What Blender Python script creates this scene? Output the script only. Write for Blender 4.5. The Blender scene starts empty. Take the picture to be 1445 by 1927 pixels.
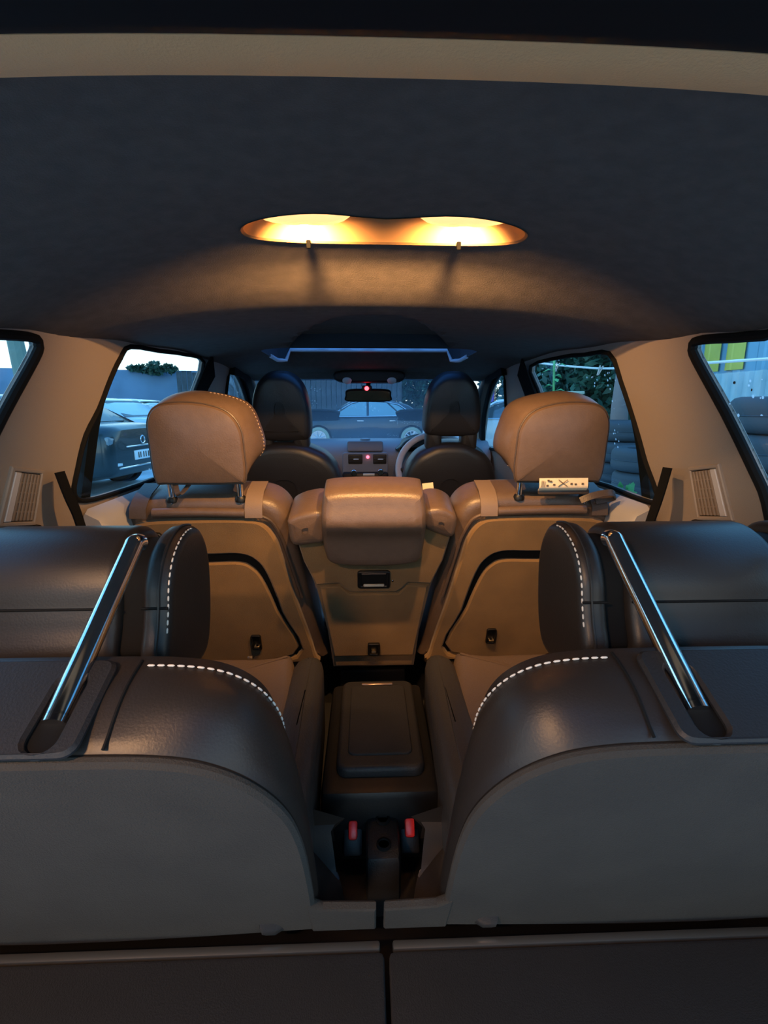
import bpy, bmesh, math, random
from mathutils import Vector, Matrix
from mathutils.geometry import tessellate_polygon, delaunay_2d_cdt
random.seed(7)
PI = math.pi
S = bpy.context.scene
COL = S.collection

# ------------------------------------------------------------------ camera
F_PX, CXP, CYP = 930.0, 722.5, 963.5
CAM = Vector((-0.012, 0.0, 1.42))
YAW, PITCH = math.radians(1.96), math.radians(12.35)
FW = Vector((math.sin(YAW) * math.cos(PITCH), math.cos(YAW) * math.cos(PITCH), -math.sin(PITCH)))
RT = Vector((math.cos(YAW), -math.sin(YAW), 0))
UP = RT.cross(FW)
cd = bpy.data.cameras.new('camera'); cam = bpy.data.objects.new('camera', cd); COL.objects.link(cam)
cam.matrix_world = Matrix(((RT.x, UP.x, -FW.x, CAM.x), (RT.y, UP.y, -FW.y, CAM.y), (RT.z, UP.z, -FW.z, CAM.z), (0, 0, 0, 1)))
cd.sensor_fit = 'VERTICAL'; cd.sensor_height = 24.0; cd.lens = 24.0 * F_PX / 1927.0
cd.clip_start = 0.02; cd.clip_end = 500
S.camera = cam
S.view_settings.view_transform = 'Standard'; S.view_settings.look = 'None'
S.view_settings.gamma = 1; S.view_settings.use_curve_mapping = False
S.view_settings.exposure = 1.0

# ------------------------------------------------------------------ dusk sky
W = bpy.data.worlds.new('dusk_sky'); S.world = W; W.use_nodes = True
nt = W.node_tree; nt.nodes.clear()
wo = nt.nodes.new('ShaderNodeOutputWorld'); bg = nt.nodes.new('ShaderNodeBackground')
tc = nt.nodes.new('ShaderNodeTexCoord'); sx = nt.nodes.new('ShaderNodeSeparateXYZ')
rp = nt.nodes.new('ShaderNodeValToRGB')
nt.links.new(tc.outputs['Generated'], sx.inputs[0]); nt.links.new(sx.outputs['Z'], rp.inputs[0])
e = rp.color_ramp.elements
e[0].position = 0.0; e[0].color = (1.0, .93, .78, 1)
e[1].position = 1.0; e[1].color = (.08, .28, .66, 1)
x = e.new(.16); x.color = (.74, .93, 1.0, 1)
x = e.new(.40); x.color = (.24, .54, .86, 1)
nt.links.new(rp.outputs[0], bg.inputs[0]); bg.inputs[1].default_value = 1.4
nt.links.new(bg.outputs[0], wo.inputs[0])

# ------------------------------------------------------------------ pixel helpers (a pixel gives a direction only)
def ray(x, y): return FW + RT * ((x - CXP) / F_PX) - UP * ((y - CYP) / F_PX)
def atY(x, y, Y):
    d = ray(x, y); return CAM + d * ((Y - CAM.y) / d.y)
def atZ(x, y, Z):
    d = ray(x, y); return CAM + d * ((Z - CAM.z) / d.z)
def wallx(Z): return .70 - .2 * (Z - 1.0)
def atwall(x, y, s):
    d = ray(x, y); t = (.70 - .2 * (CAM.z - 1) - s * CAM.x) / (s * d.x + .2 * d.z)
    p = CAM + d * t; return (p.y, p.z)

# ------------------------------------------------------------------ materials
MATS = {}
def mat(name, col, rough=.5, metal=0., bump=0., bscale=200., var=0., vscale=8., col2=None, emit=None, estr=0., spec=.5, coat=0., sheen=0.):
    if name in MATS: return MATS[name]
    m = bpy.data.materials.new(name); m.use_nodes = True
    n = m.node_tree.nodes; l = m.node_tree.links; b = n['Principled BSDF']
    b.inputs['Base Color'].default_value = (*col, 1); b.inputs['Roughness'].default_value = rough
    b.inputs['Metallic'].default_value = metal; b.inputs['Specular IOR Level'].default_value = spec
    b.inputs['Coat Weight'].default_value = coat
    b.inputs['Sheen Weight'].default_value = sheen
    if emit: b.inputs['Emission Color'].default_value = (*emit, 1); b.inputs['Emission Strength'].default_value = estr
    t = n.new('ShaderNodeTexCoord')
    if var:
        no = n.new('ShaderNodeTexNoise'); no.inputs['Scale'].default_value = vscale; no.inputs['Detail'].default_value = 5
        r = n.new('ShaderNodeValToRGB'); l.new(t.outputs['Object'], no.inputs['Vector']); l.new(no.outputs['Fac'], r.inputs[0])
        c2 = col2 or tuple(c * (1 - var) for c in col); c1 = col if col2 else tuple(min(1, c * (1 + var)) for c in col)
        r.color_ramp.elements[0].position = .35; r.color_ramp.elements[0].color = (*c2, 1)
        r.color_ramp.elements[1].position = .65; r.color_ramp.elements[1].color = (*c1, 1)
        l.new(r.outputs[0], b.inputs['Base Color'])
    if bump:
        no = n.new('ShaderNodeTexNoise'); no.inputs['Scale'].default_value = bscale; no.inputs['Detail'].default_value = 3
        bp = n.new('ShaderNodeBump'); bp.inputs['Strength'].default_value = bump; bp.inputs['Distance'].default_value = .002
        l.new(t.outputs['Object'], no.inputs['Vector']); l.new(no.outputs['Fac'], bp.inputs['Height']); l.new(bp.outputs[0], b.inputs['Normal'])
    MATS[name] = m; return m

def glass(name, tint, spots=0.):
    m = bpy.data.materials.new(name); m.use_nodes = True
    n = m.node_tree.nodes; l = m.node_tree.links; n.clear()
    o = n.new('ShaderNodeOutputMaterial'); tr = n.new('ShaderNodeBsdfTransparent'); tr.inputs[0].default_value = (*tint, 1)
    gl = n.new('ShaderNodeBsdfGlossy'); gl.inputs['Roughness'].default_value = .03; gl.inputs[0].default_value = (.8, .9, 1, 1)
    lw = n.new('ShaderNodeLayerWeight'); lw.inputs[0].default_value = .5
    pw = n.new('ShaderNodeMath'); pw.operation = 'POWER'; pw.inputs[1].default_value = 5.0; l.new(lw.outputs['Facing'], pw.inputs[0])
    fr = n.new('ShaderNodeMath'); fr.operation = 'MULTIPLY_ADD'; fr.inputs[1].default_value = .55; fr.inputs[2].default_value = .03; l.new(pw.outputs[0], fr.inputs[0])
    mx = n.new('ShaderNodeMixShader'); l.new(fr.outputs[0], mx.inputs[0]); l.new(tr.outputs[0], mx.inputs[1]); l.new(gl.outputs[0], mx.inputs[2])
    last = mx
    if spots:
        t = n.new('ShaderNodeTexCoord'); v = n.new('ShaderNodeTexVoronoi'); v.inputs['Scale'].default_value = 55
        no = n.new('ShaderNodeTexNoise'); no.inputs['Scale'].default_value = 6
        c = n.new('ShaderNodeMath'); c.operation = 'LESS_THAN'; c.inputs[1].default_value = .16
        g = n.new('ShaderNodeMath'); g.operation = 'GREATER_THAN'; g.inputs[1].default_value = .62
        mu = n.new('ShaderNodeMath'); mu.operation = 'MULTIPLY'; m2 = n.new('ShaderNodeMath'); m2.operation = 'MULTIPLY'; m2.inputs[1].default_value = spots
        l.new(t.outputs['Object'], v.inputs['Vector']); l.new(t.outputs['Object'], no.inputs['Vector'])
        l.new(v.outputs['Distance'], c.inputs[0]); l.new(no.outputs['Fac'], g.inputs[0])
        l.new(c.outputs[0], mu.inputs[0]); l.new(g.outputs[0], mu.inputs[1]); l.new(mu.outputs[0], m2.inputs[0])
        df = n.new('ShaderNodeBsdfTranslucent'); df.inputs[0].default_value = (.9, .95, 1, 1)
        mx2 = n.new('ShaderNodeMixShader'); l.new(m2.outputs[0], mx2.inputs[0]); l.new(mx.outputs[0], mx2.inputs[1]); l.new(df.outputs[0], mx2.inputs[2])
        last = mx2
    l.new(last.outputs[0], o.inputs[0]); MATS[name] = m; return m

HEADLINER = mat('charcoal_headliner', (.074, .061, .050), .95, bump=.5, bscale=500, var=.12, vscale=40)
BEIGE = mat('beige_trim_plastic', (.27, .225, .19), .6, bump=.3, bscale=500)
LEA2 = mat('taupe_leather', (.100, .068, .050), .38, bump=.28, bscale=320, var=.06, vscale=60)
LEA2D = mat('dark_taupe_leather', (.055, .040, .032), .42, bump=.28, bscale=320)
STRIPM = mat('light_taupe_strap', (.16, .115, .085), .45, bump=.2, bscale=320)
LEA3 = mat('charcoal_leather', (.018, .0145, .0125), .40, spec=.32, bump=.10, bscale=420)
CARP2 = mat('tan_back_carpet', (.155, .092, .036), .95, bump=.6, bscale=600, var=.14, vscale=9, sheen=.15)
CARP3 = mat('charcoal_back_carpet', (.024, .0205, .016), .95, bump=.6, bscale=600, var=.12, vscale=12)
BLACKP = mat('black_plastic', (.004, .004, .0045), .45, spec=.35, bump=.1, bscale=300)
DARKP = mat('dark_grey_plastic', (.010, .010, .011), .55, spec=.35, bump=.25, bscale=400)
RUBBER = mat('black_rubber', (.005, .005, .005), .8, spec=.15)
CHROME = mat('chrome', (.75, .76, .78), .12, 1.)
BRASS = mat('warm_metal', (.7, .6, .45), .3, 1.)
THREAD = mat('pale_thread', (.62, .56, .48), .7)
REDP = mat('red_plastic', (.75, .025, .02), .35, emit=(.8, .02, .02), estr=.0)
STRAP = mat('black_webbing', (.006, .006, .006), .9, spec=.1, bump=.4, bscale=700)
PAPER = mat('cream_paper', (.75, .64, .46), .8)
INK = mat('dark_print', (.10, .07, .05), .8)
DASH = mat('blue_grey_dash_plastic', (.17, .19, .23), .55, bump=.3, bscale=500)
DOORT = mat('grey_door_trim', (.26, .26, .27), .5, bump=.2, bscale=500)
FSEAT = mat('black_front_leather', (.015, .015, .017), .4, bump=.2, bscale=320)
GL_SIDE = glass('side_glass', (.76, .91, .97), .55)
GL_FRONT = glass('windscreen_glass', (.80, .91, .97), .3)
GL_ROOF = glass('sunroof_glass', (.5, .65, .85))

# ------------------------------------------------------------------ mesh helpers
class Fr:
    def __init__(s, o, U, V, N): s.o, s.U, s.V, s.N = Vector(o), Vector(U).normalized(), Vector(V).normalized(), Vector(N).normalized()
    def p(s, u, v, w=0): return s.o + s.U * u + s.V * v + s.N * w
    def hit(s, x, y, off=0):
        d = ray(x, y); o = s.o + s.N * off; t = (o - CAM).dot(s.N) / d.dot(s.N); P = CAM + d * t - o
        return (P.dot(s.U), P.dot(s.V))
XZ = Fr((0, 0, 0), (1, 0, 0), (0, 0, 1), (0, 1, 0))
def inv(par):
    return Matrix.Translation(par.location).inverted() if par else Matrix.Identity(4)
def root_loc(p):
    v = Vector()
    while p is not None: v += Vector(p.location); p = p.parent
    return v
def link(name, me, m, par=None, smooth=True, angle=38):
    if smooth:
        me.polygons.foreach_set('use_smooth', [True] * len(me.polygons))
        me.set_sharp_from_angle(angle=math.radians(angle))
    if m: me.materials.append(m)
    o = bpy.data.objects.new(name, me); COL.objects.link(o)
    if par is not None:
        o.parent = par
        if par.type == 'EMPTY' and par.parent is None: o.matrix_parent_inverse = Matrix.Translation(par.location).inverted()
    return o
def fin(name, bm, m, par=None, smooth=True, angle=38):
    bmesh.ops.recalc_face_normals(bm, faces=bm.faces[:])
    me = bpy.data.meshes.new(name); bm.to_mesh(me); bm.free(); return link(name, me, m, par, smooth, angle)
def raw(name, vs, fs, m, par=None, smooth=True, angle=38):
    bm = bmesh.new(); V = [bm.verts.new(v) for v in vs]
    for f in fs:
        try: bm.faces.new([V[i] for i in f])
        except ValueError: pass
    return fin(name, bm, m, par, smooth, angle)
def thing(name, label, cat, loc=(0, 0, 0), group=None):
    o = bpy.data.objects.new(name, None); COL.objects.link(o); o.location = loc; o.empty_display_size = .05
    o['label'] = label; o['category'] = cat
    if group: o['group'] = group
    return o
def tag(o, label, cat, group=None):
    o['label'] = label; o['category'] = cat
    if group: o['group'] = group
    return o
def struct(o): o['kind'] = 'structure'; return o

def cr(pts, n=6, closed=True):
    P = [Vector(p) for p in pts]; out = []; N = len(P)
    for i in range(N if closed else N - 1):
        if closed: a, b, c, d = P[i - 1], P[i], P[(i + 1) % N], P[(i + 2) % N]
        else: a, b, c, d = P[max(i - 1, 0)], P[i], P[i + 1], P[min(i + 2, N - 1)]
        for k in range(n):
            t = k / n
            out.append(.5 * ((2 * b) + (c - a) * t + (2 * a - 5 * b + 4 * c - d) * t * t + (3 * b - a - 3 * c + d) * t ** 3))
    if not closed: out.append(P[-1])
    return out
def ccw(o):
    a = sum(o[i - 1][0] * o[i][1] - o[i][0] * o[i - 1][1] for i in range(len(o)))
    return o if a > 0 else o[::-1]
def inset(o, d):
    n = len(o); r = []
    for i in range(n):
        a, b, c = Vector(o[i - 1]), Vector(o[i]), Vector(o[(i + 1) % n])
        e1 = (b - a); e2 = (c - b)
        if e1.length < 1e-9: e1 = e2
        if e2.length < 1e-9: e2 = e1
        n1 = Vector((-e1.y, e1.x)).normalized(); n2 = Vector((-e2.y, e2.x)).normalized()
        m = n1 + n2
        m = m / max(.5, m.length_squared / 2) if m.length > 1e-6 else n1
        r.append(b + m * d)
    return r
def pad(outline, fr, w0, w1, r=.015, puff0=0., puff1=0., n=5, seg=4, taper=1.0, smooth=True, ctr=None):
    o = ccw([Vector(p) for p in (cr(outline, n) if n > 1 else outline)])
    c = Vector(ctr) if ctr else sum(o, Vector((0, 0))) / len(o)
    rings = []
    def add(ring, w):
        t = (w - w0) / (w1 - w0); s = 1 + (taper - 1) * min(1, max(0, t))
        rings.append([fr.p(*(c + (p - c) * s), w) for p in ring])
    i0 = inset(o, r)
    caps = (.75, .5, .3, .12)
    for k in reversed(caps): add([p.lerp(c, k) for p in i0], w0 - puff0 * (1 - (1 - k) ** 2)) if puff0 else None
    for k in range(seg + 1):
        a = k / seg * PI / 2; add(inset(o, r * (1 - math.sin(a))), w0 + r * (1 - math.cos(a)))
    for k in range(seg + 1):
        a = (1 - k / seg) * PI / 2; add(inset(o, r * (1 - math.sin(a))), w1 - r * (1 - math.cos(a)))
    for k in reversed(caps): pass
    if puff1:
        for k in reversed(caps[::-1]): pass
        for k in caps[::-1]: add([p.lerp(c, k) for p in i0], w1 + puff1 * (1 - (1 - k) ** 2))
    return loftbm(rings)
def loftbm(rings, capa=True, capb=True, closed=True):
    bm = bmesh.new(); R = [[bm.verts.new(p) for p in r] for r in rings]; n = len(R[0])
    for a, b in zip(R, R[1:]):
        for i in range(n if closed else n - 1):
            j = (i + 1) % n
            try: bm.faces.new((a[i], a[j], b[j], b[i]))
            except ValueError: pass
    for f, rr in ((capa, R[0]), (capb, R[-1])):
        if f:
            try: bm.faces.new(rr)
            except ValueError: pass
    return bm
def plate(loops, fr, w0, w1, ch=.002):
    L = [ccw([Vector(p) for p in loops[0]])] + [ccw([Vector(p) for p in l])[::-1] for l in loops[1:]]
    if ch: I = [inset(l, ch) for l in L]
    else: I = L
    tr = tessellate_polygon([[Vector((p[0], p[1], 0)) for p in l] for l in I])
    bm = bmesh.new(); s = 1 if w1 > w0 else -1
    lay = []
    for ls, w in ((I, w0), (L, w0 + s * ch), (L, w1 - s * ch), (I, w1)):
        lay.append([[bm.verts.new(fr.p(p[0], p[1], w)) for p in l] for l in ls])
    for k in (0, 3):
        flat = [v for l in lay[k] for v in l]
        for t in tr:
            try: bm.faces.new([flat[i] for i in t])
            except ValueError: pass
    for a, b in zip(lay, lay[1:]):
        for la, lb in zip(a, b):
            for i in range(len(la)):
                j = (i + 1) % len(la)
                try: bm.faces.new((la[i], la[j], lb[j], lb[i]))
                except ValueError: pass
    return bm
def tubebm(path, r, sides=10, closed=False, bm=None, cap=True):
    P = [Vector(p) for p in path]; n = len(P); bm = bm or bmesh.new(); rings = []; prev = None
    for i in range(n):
        if closed: t = P[(i + 1) % n] - P[i - 1]
        else: t = P[min(i + 1, n - 1)] - P[max(i - 1, 0)]
        t.normalize()
        if prev is None:
            a = Vector((0, 0, 1)) if abs(t.z) < .9 else Vector((1, 0, 0)); u = t.cross(a).normalized()
        else: u = (prev - t * prev.dot(t)).normalized()
        prev = u; v = t.cross(u); rr = r[i] if isinstance(r, (list, tuple)) else r
        rings.append([bm.verts.new(P[i] + u * rr * math.cos(k * 2 * PI / sides) + v * rr * math.sin(k * 2 * PI / sides)) for k in range(sides)])
    for i in range(n if closed else n - 1):
        a, b = rings[i], rings[(i + 1) % n]
        for k in range(sides): bm.faces.new((a[k], a[(k + 1) % sides], b[(k + 1) % sides], b[k]))
    if not closed and cap: bm.faces.new(rings[0][::-1]); bm.faces.new(rings[-1])
    return bm
def ribbonbm(path, wid, th, wdir):
    wd = Vector(wdir).normalized(); P = [Vector(p) for p in path]; rings = []
    for i, p in enumerate(P):
        t = (P[min(i + 1, len(P) - 1)] - P[max(i - 1, 0)]).normalized(); w = (wd - t * wd.dot(t)).normalized(); n = t.cross(w)
        rings.append([p + w * wid / 2 + n * th / 2, p - w * wid / 2 + n * th / 2, p - w * wid / 2 - n * th / 2, p + w * wid / 2 - n * th / 2])
    return loftbm(rings)
def rbox(c, s, r=.006, seg=2, rot=None, bm=None):
    b = bmesh.new(); bmesh.ops.create_cube(b, size=1)
    for v in b.verts: v.co = Vector((v.co.x * s[0], v.co.y * s[1], v.co.z * s[2]))
    if r: bmesh.ops.bevel(b, geom=b.edges[:], offset=min(r, min(s) * .49), segments=seg, profile=.5, affect='EDGES')
    M = Matrix.Translation(Vector(c)) @ (rot.to_4x4() if rot else Matrix.Identity(4))
    bmesh.ops.transform(b, matrix=M, verts=b.verts[:])
    if bm is None: return b
    me = bpy.data.meshes.new('t'); b.to_mesh(me); b.free(); bm.from_mesh(me); bpy.data.meshes.remove(me); return bm
def lathe(prof, o, axis, sides=28):
    ax = Vector(axis).normalized(); a = Vector((0, 0, 1)) if abs(ax.z) < .9 else Vector((1, 0, 0))
    u = ax.cross(a).normalized(); v = ax.cross(u); o = Vector(o)
    rings = [[o + ax * h + (u * math.cos(k * 2 * PI / sides) + v * math.sin(k * 2 * PI / sides)) * r for k in range(sides)] for r, h in prof]
    return loftbm(rings)
def stitches(name, path, par, ln=.0062, gap=.0030, r=.0011, m=None):
    P = [Vector(p) for p in path]; bm = bmesh.new(); acc = [0]
    for a, b in zip(P, P[1:]): acc.append(acc[-1] + (b - a).length)
    def at(s):
        for i in range(len(P) - 1):
            if acc[i + 1] >= s: return P[i].lerp(P[i + 1], (s - acc[i]) / max(1e-9, acc[i + 1] - acc[i]))
        return P[-1]
    s = 0
    while s + ln < acc[-1]:
        a, b = at(s), at(s + ln); tubebm([a, a.lerp(b, .2), a.lerp(b, .8), b], [r * .4, r, r, r * .4], 6, bm=bm); s += ln + gap
    o = fin(name, bm, m or THREAD, par); return o
def rrect(x0, y0, x1, y1, r, n=4):
    o = []
    for cx, cy, a0 in ((x1 - r, y0 + r, -90), (x1 - r, y1 - r, 0), (x0 + r, y1 - r, 90), (x0 + r, y0 + r, 180)):
        for k in range(n + 1):
            a = math.radians(a0 + 90 * k / n); o.append((cx + r * math.cos(a), cy + r * math.sin(a)))
    return o
def interp(tab, x):
    if x <= tab[0][0]: return tab[0][1]
    for (a, b), (c, d) in zip(tab, tab[1:]):
        if x <= c:
            t = (x - a) / (c - a); t = t * t * (3 - 2 * t); return b + (d - b) * t
    return tab[-1][1]
def sstep(a, b, x):
    t = min(1, max(0, (x - a) / (b - a))); return t * t * (3 - 2 * t)
def dup(o, par=None, off=(0, 0, 0)):
    c = o.copy(); COL.objects.link(c); c.parent = par
    if par is None: c.location = Vector(o.location) + Vector(off)
    for ch in [q for q in bpy.data.objects if q.parent == o]: dup(ch, c)
    return c

TG_E = 470.0
# ================================================================== THE CAR SHELL
SUN = rrect(-.385, 1.80, .385, 2.215, .05)
LAMPC = (0.017, .795)
LAMP_O = []
for k in range(64):     # two lobes joined by a slimmer waist
    a = 2 * PI * k / 64; ca, sa = math.cos(a), math.sin(a)
    xx = .205 * (abs(ca) ** .75) * (1 if ca >= 0 else -1)
    hw = .060 * (1 - .42 * math.exp(-(xx / .07) ** 2))
    LAMP_O.append((LAMPC[0] + xx, LAMPC[1] + (hw if sa < 0 else .060) * (abs(sa) ** .8) * (1 if sa >= 0 else -1)))
CEIL = [(.28, 1.655), (.55, 1.672), (.82, 1.672), (.9, 1.667), (1.09, 1.606), (1.35, 1.606), (1.6, 1.615), (2.2, 1.615), (2.4, 1.575), (2.56, 1.535)]
def ceilz(x, y):
    z = interp(CEIL, y)
    edge = interp([(.28, 1.522), (.77, 1.527), (.95, 1.541), (1.28, 1.563), (1.64, 1.578), (2.0, 1.572), (2.4, 1.55), (2.56, 1.53)], y)
    t = min(1, abs(x) / .6); t = t ** 2.6
    z = z + (edge - z) * t
    d = y - (1.12 + 9 * x * x)
    z += .042 * sstep(0, .07, d) * (1 - sstep(2.2, 2.34, y)) * (1 - sstep(.40, .5, abs(x)))
    return z
def build_ceiling():
    vs, es = [], []
    def loop(pts):
        b = len(vs); vs.extend(Vector(p) for p in pts); n = len(pts); es.extend((b + i, b + (i + 1) % n) for i in range(n))
    loop([(-.6, .28), (.6, .28), (.6, 2.56), (-.6, 2.56)])
    loop(LAMP_O); loop(SUN)
    ys = [.28 + i * .04 for i in range(0, 58)]; xs = [-.6 + i * .04 for i in range(0, 31)]
    for yv in ys:
        for xv in xs: vs.append(Vector((xv, min(yv, 2.56))))
    r = delaunay_2d_cdt(vs, es, [], 0, 1e-5); V, Fc = r[0], r[2]
    def inside(p, o):
        c = False
        for i in range(len(o)):
            a, b = o[i - 1], o[i]
            if (a[1] > p[1]) != (b[1] > p[1]) and p[0] < (b[0] - a[0]) * (p[1] - a[1]) / (b[1] - a[1]) + a[0]: c = not c
        return c
    fs = []
    for f in Fc:
        c = sum((V[i] for i in f), Vector((0, 0))) / len(f)
        if not inside(c, LAMP_O) and not inside(c, SUN): fs.append(list(f))
    n = len(V); verts = [(v.x, v.y, ceilz(v.x, v.y)) for v in V] + [(v.x, v.y, ceilz(v.x, v.y) + .008) for v in V]
    cnt = {}
    for f in fs:
        for i in range(len(f)):
            k = tuple(sorted((f[i - 1], f[i]))); cnt[k] = cnt.get(k, 0) + 1
    allf = fs + [[i + n for i in f[::-1]] for f in fs] + [[a, b, b + n, a + n] for (a, b), c in cnt.items() if c == 1]
    return struct(raw('ceiling', verts, allf, HEADLINER))
build_ceiling()

# outer roof skin with the sunroof opening
rf = plate([[(-.64, .2), (.64, .2), (.64, 2.5), (-.64, 2.5)], SUN], Fr((0, 0, 0), (1, 0, 0), (0, 1, 0), (0, 0, 1)), 1.73, 1.75)
struct(fin('trim_1', rf, mat('car_paint_roof', (.05, .06, .07), .3, coat=.5)))
# tailgate header: beige trim strip with the black seal behind it
hp = [(atY(0, 38, .34).x, 0)]
def strip(name, pa, pb, m):
    rings = []
    N = 24
    for i in range(N + 1):
        t = i / N; xx = -.60 + 1.2 * t
        rings.append([(xx, y, z - .045 * (abs(xx) / .6) ** 2.6) for y, z in pa])
    return struct(fin(name, loftbm([[Vector(p) for p in r] for r in rings]), m))
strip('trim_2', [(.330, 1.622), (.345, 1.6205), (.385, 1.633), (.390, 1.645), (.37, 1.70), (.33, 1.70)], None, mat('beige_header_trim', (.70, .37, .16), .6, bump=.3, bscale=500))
strip('trim_3', [(.20, 1.625), (.215, 1.605), (.30, 1.607), (.326, 1.620), (.33, 1.70), (.20, 1.70)], None, RUBBER)

# raised tailgate over the camera, with its own courtesy lamp
tg = thing('tailgate', 'raised tailgate overhead at the open rear end', 'tailgate', (0, .1, 1.76))
TF = Fr((0, .14, 1.755), (1, 0, 0), (0, -.98, .20), (0, .20, .98))
fin('shell', plate([[(-.64, 0), (.64, 0), (.66, .5), (.62, .98), (-.62, .98), (-.66, .5)], [(-.50, .12), (.50, .12), (.52, .42), (-.52, .42)]], TF, 0, .06, .01), MATS['beige_trim_plastic'], tg)
fin('pane', plate([[(-.50, .12), (.50, .12), (.52, .42), (-.52, .42)]], TF, .03, .034, 0), GL_ROOF, tg)
fin('lamp_lens', rbox(TF.p(-.56, .50, -.004), (.12, .06, .012), .004), mat('tailgate_lens', (1, .9, .7), .4, emit=(1.0, .52, .22), estr=TG_E), tg)
# side walls
LD = [(244, 654), (300, 662), (345, 668), (382, 682), (362, 745), (345, 800), (330, 880), (285, 902), (215, 926), (160, 940), (138, 928), (145, 880), (160, 820), (185, 770), (206, 715), (225, 675)]
LF = [(432, 700), (447, 712), (460, 745), (471, 790), (474, 840), (440, 848), (425, 830), (424, 750)]
RD = [(1000, 690), (1060, 673), (1100, 669), (1148, 667), (1170, 720), (1190, 780), (1205, 830), (1216, 870), (1236, 925), (1236, 944), (1200, 935), (1145, 913), (1085, 890), (1045, 830), (1033, 790), (1012, 730)]
RF_ = [(948, 703), (930, 725), (918, 760), (912, 800), (912, 838), (960, 845), (956, 800), (952, 755)]
QW = [(.45, 1.505), (.77, 1.519), (.915, 1.530), (.938, 1.522), (.93, 1.50), (.86, 1.405), (.80, 1.312), (.774, 1.262), (.752, 1.15), (.74, 1.11), (.45, 1.10)]
def wfr(s):
    return Fr((s * .70, 0, 1.0), (0, 1, 0), (-s * .2, 0, 1), (s, 0, .2))
KV = math.sqrt(1 + .04)
def yz(p): return (p[0], (p[1] - 1.0) * KV)
wn = 0
for s, side, D, Ff in ((-1, 'left', LD, LF), (1, 'right', RD, RF_)):
    fr = wfr(s)
    door = [yz(atwall(x, y, s)) for x, y in D]; front = [yz(atwall(x, y, s)) for x, y in Ff]; q = [yz(p) for p in QW]
    outer = [yz(p) for p in ((.22, .45), (3.35, .45), (3.30, 1.17), (2.66, 1.53), (2.5, 1.58), (1.9, 1.60), (1.2, 1.59), (.9, 1.565), (.22, 1.555))]
    # beige luggage bay and pillar trim, dark forward of the B pillar
    dl, ql, fl = cr(door, 3), cr(q, 3), cr(front, 3)
    struct(fin('wall_' + side, plate([outer, dl, ql, fl], fr, 0, .016, .004), BEIGE))
    for nm, lo, fw in (('door', dl, .006), ('quarter', ql, .0085), ('front', fl, .008)):
        wn += 1
        w = struct(fin('window_%d' % wn, plate([inset(ccw(lo), .0)], fr, .008, .012, .0), GL_SIDE))
        ln = [fr.p(p[0], p[1], -.002) for p in inset(ccw(lo), -fw * .35)]
        fin('window_seal', tubebm(ln, fw, 8, closed=True), RUBBER, w)
        if nm == 'door':   # black divider bar of the fixed pane
            pts = [(214, 690), (200, 745), (188, 800), (179, 865), (169, 943)] if s < 0 else [(1160, 680), (1172, 725), (1186, 785), (1198, 850), (1208, 940)]
            pp = cr([(*yz(atwall(x, y, s)), 0) for x, y in pts], 4, False)
            fin('divider_bar', ribbonbm([fr.p(p[0], p[1], .021) for p in pp], .040, .022, (0, 1, 0)), RUBBER, w)
        if nm == 'front':  # broad black frame at the windscreen side
            pts = [(.0, 0)]
            pp = [(2.16, 1.565), (2.36, 1.555), (2.53, 1.475), (2.70, 1.36), (2.80, 1.22)]
            pp = cr([(*yz(p), 0) for p in pp], 5, False)
            fin('door_frame', ribbonbm([fr.p(p[0] + .02, p[1] + .004, -.012) for p in pp], .055, .022, (-s * .2, .8, 1)), RUBBER, w)
    # door trim ledge below the glass
    d = thing('door_trim', ['grey door trim with sloping ledge beside seat behind steering wheel', 'grey door trim with sloping ledge under window facing parked cars'][s < 0], 'door trim', (s * .64, 1.5, .6))
    prof = [(.585, .62), (.575, .95), (.59, 1.10), (.60, 1.150), (.612, 1.172), (.648, 1.188), (.654, 1.18), (.662, 1.10), (.70, .95), (.735, .70), (.74, .62)]
    rings = [[Vector((s * (a - .004), y, z)) for a, z in prof] for y in (1.10, 1.115, 1.4, 1.7, 1.98, 1.995)]
    rings[0] = [Vector((s * (.64 + (abs(p.x) - .64) * .8), p.y, .9 + (p.z - .9) * .97)) for p in rings[0]]; rings[-1] = [Vector((s * (.64 + (abs(p.x) - .64) * .8), p.y, .9 + (p.z - .9) * .97)) for p in rings[-1]]
    fin('trim_panel', loftbm(rings), DOORT, d)
    fin('armrest', pad([(1.35, .93), (1.75, .95), (1.80, .99), (1.75, 1.01), (1.38, .99)], Fr((0, 0, 0), (0, 1, 0), (0, 0, 1), (s, 0, 0)), .545, .59, .012), DARKP, d)
    # D-pillar swelling over the wheel arch
    v = thing('air_vent', ['tall air vent on pillar beside window showing tyres', 'tall air vent on pillar beside window showing pale sky'][s < 0], 'vent', (s * .645, .915, 1.2))
    ca, cb_, cc, cd_ = [Vector(yz(p)) for p in ((.868, 1.218), (.950, 1.200), (.965, 1.288), (.892, 1.303))]
    def vq(t0, t1, h0, h1):
        lo0, lo1, hi0, hi1 = ca.lerp(cb_, t0), ca.lerp(cb_, t1), cd_.lerp(cc, t0), cd_.lerp(cc, t1)
        return [lo0.lerp(hi0, h0), lo1.lerp(hi1, h0), lo1.lerp(hi1, h1), lo0.lerp(hi0, h1)]
    fin('bezel', plate([vq(-.14, 1.12, -.10, 1.10), vq(-.01, 1.01, -.01, 1.01)], fr, -.006, .002, .002), BEIGE, v)
    fin('backing', plate([vq(-.02, 1.02, -.02, 1.02)], fr, -.0015, .002, 0), BLACKP, v)
    GRL = mat('brown_grille', (.22, .17, .13), .5)
    for k in range(6): fin('slat', plate([vq(.25 + k * .125, .25 + k * .125 + .07, .01, .99)], fr, -.0055, -.001, .0008), GRL, v)
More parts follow.
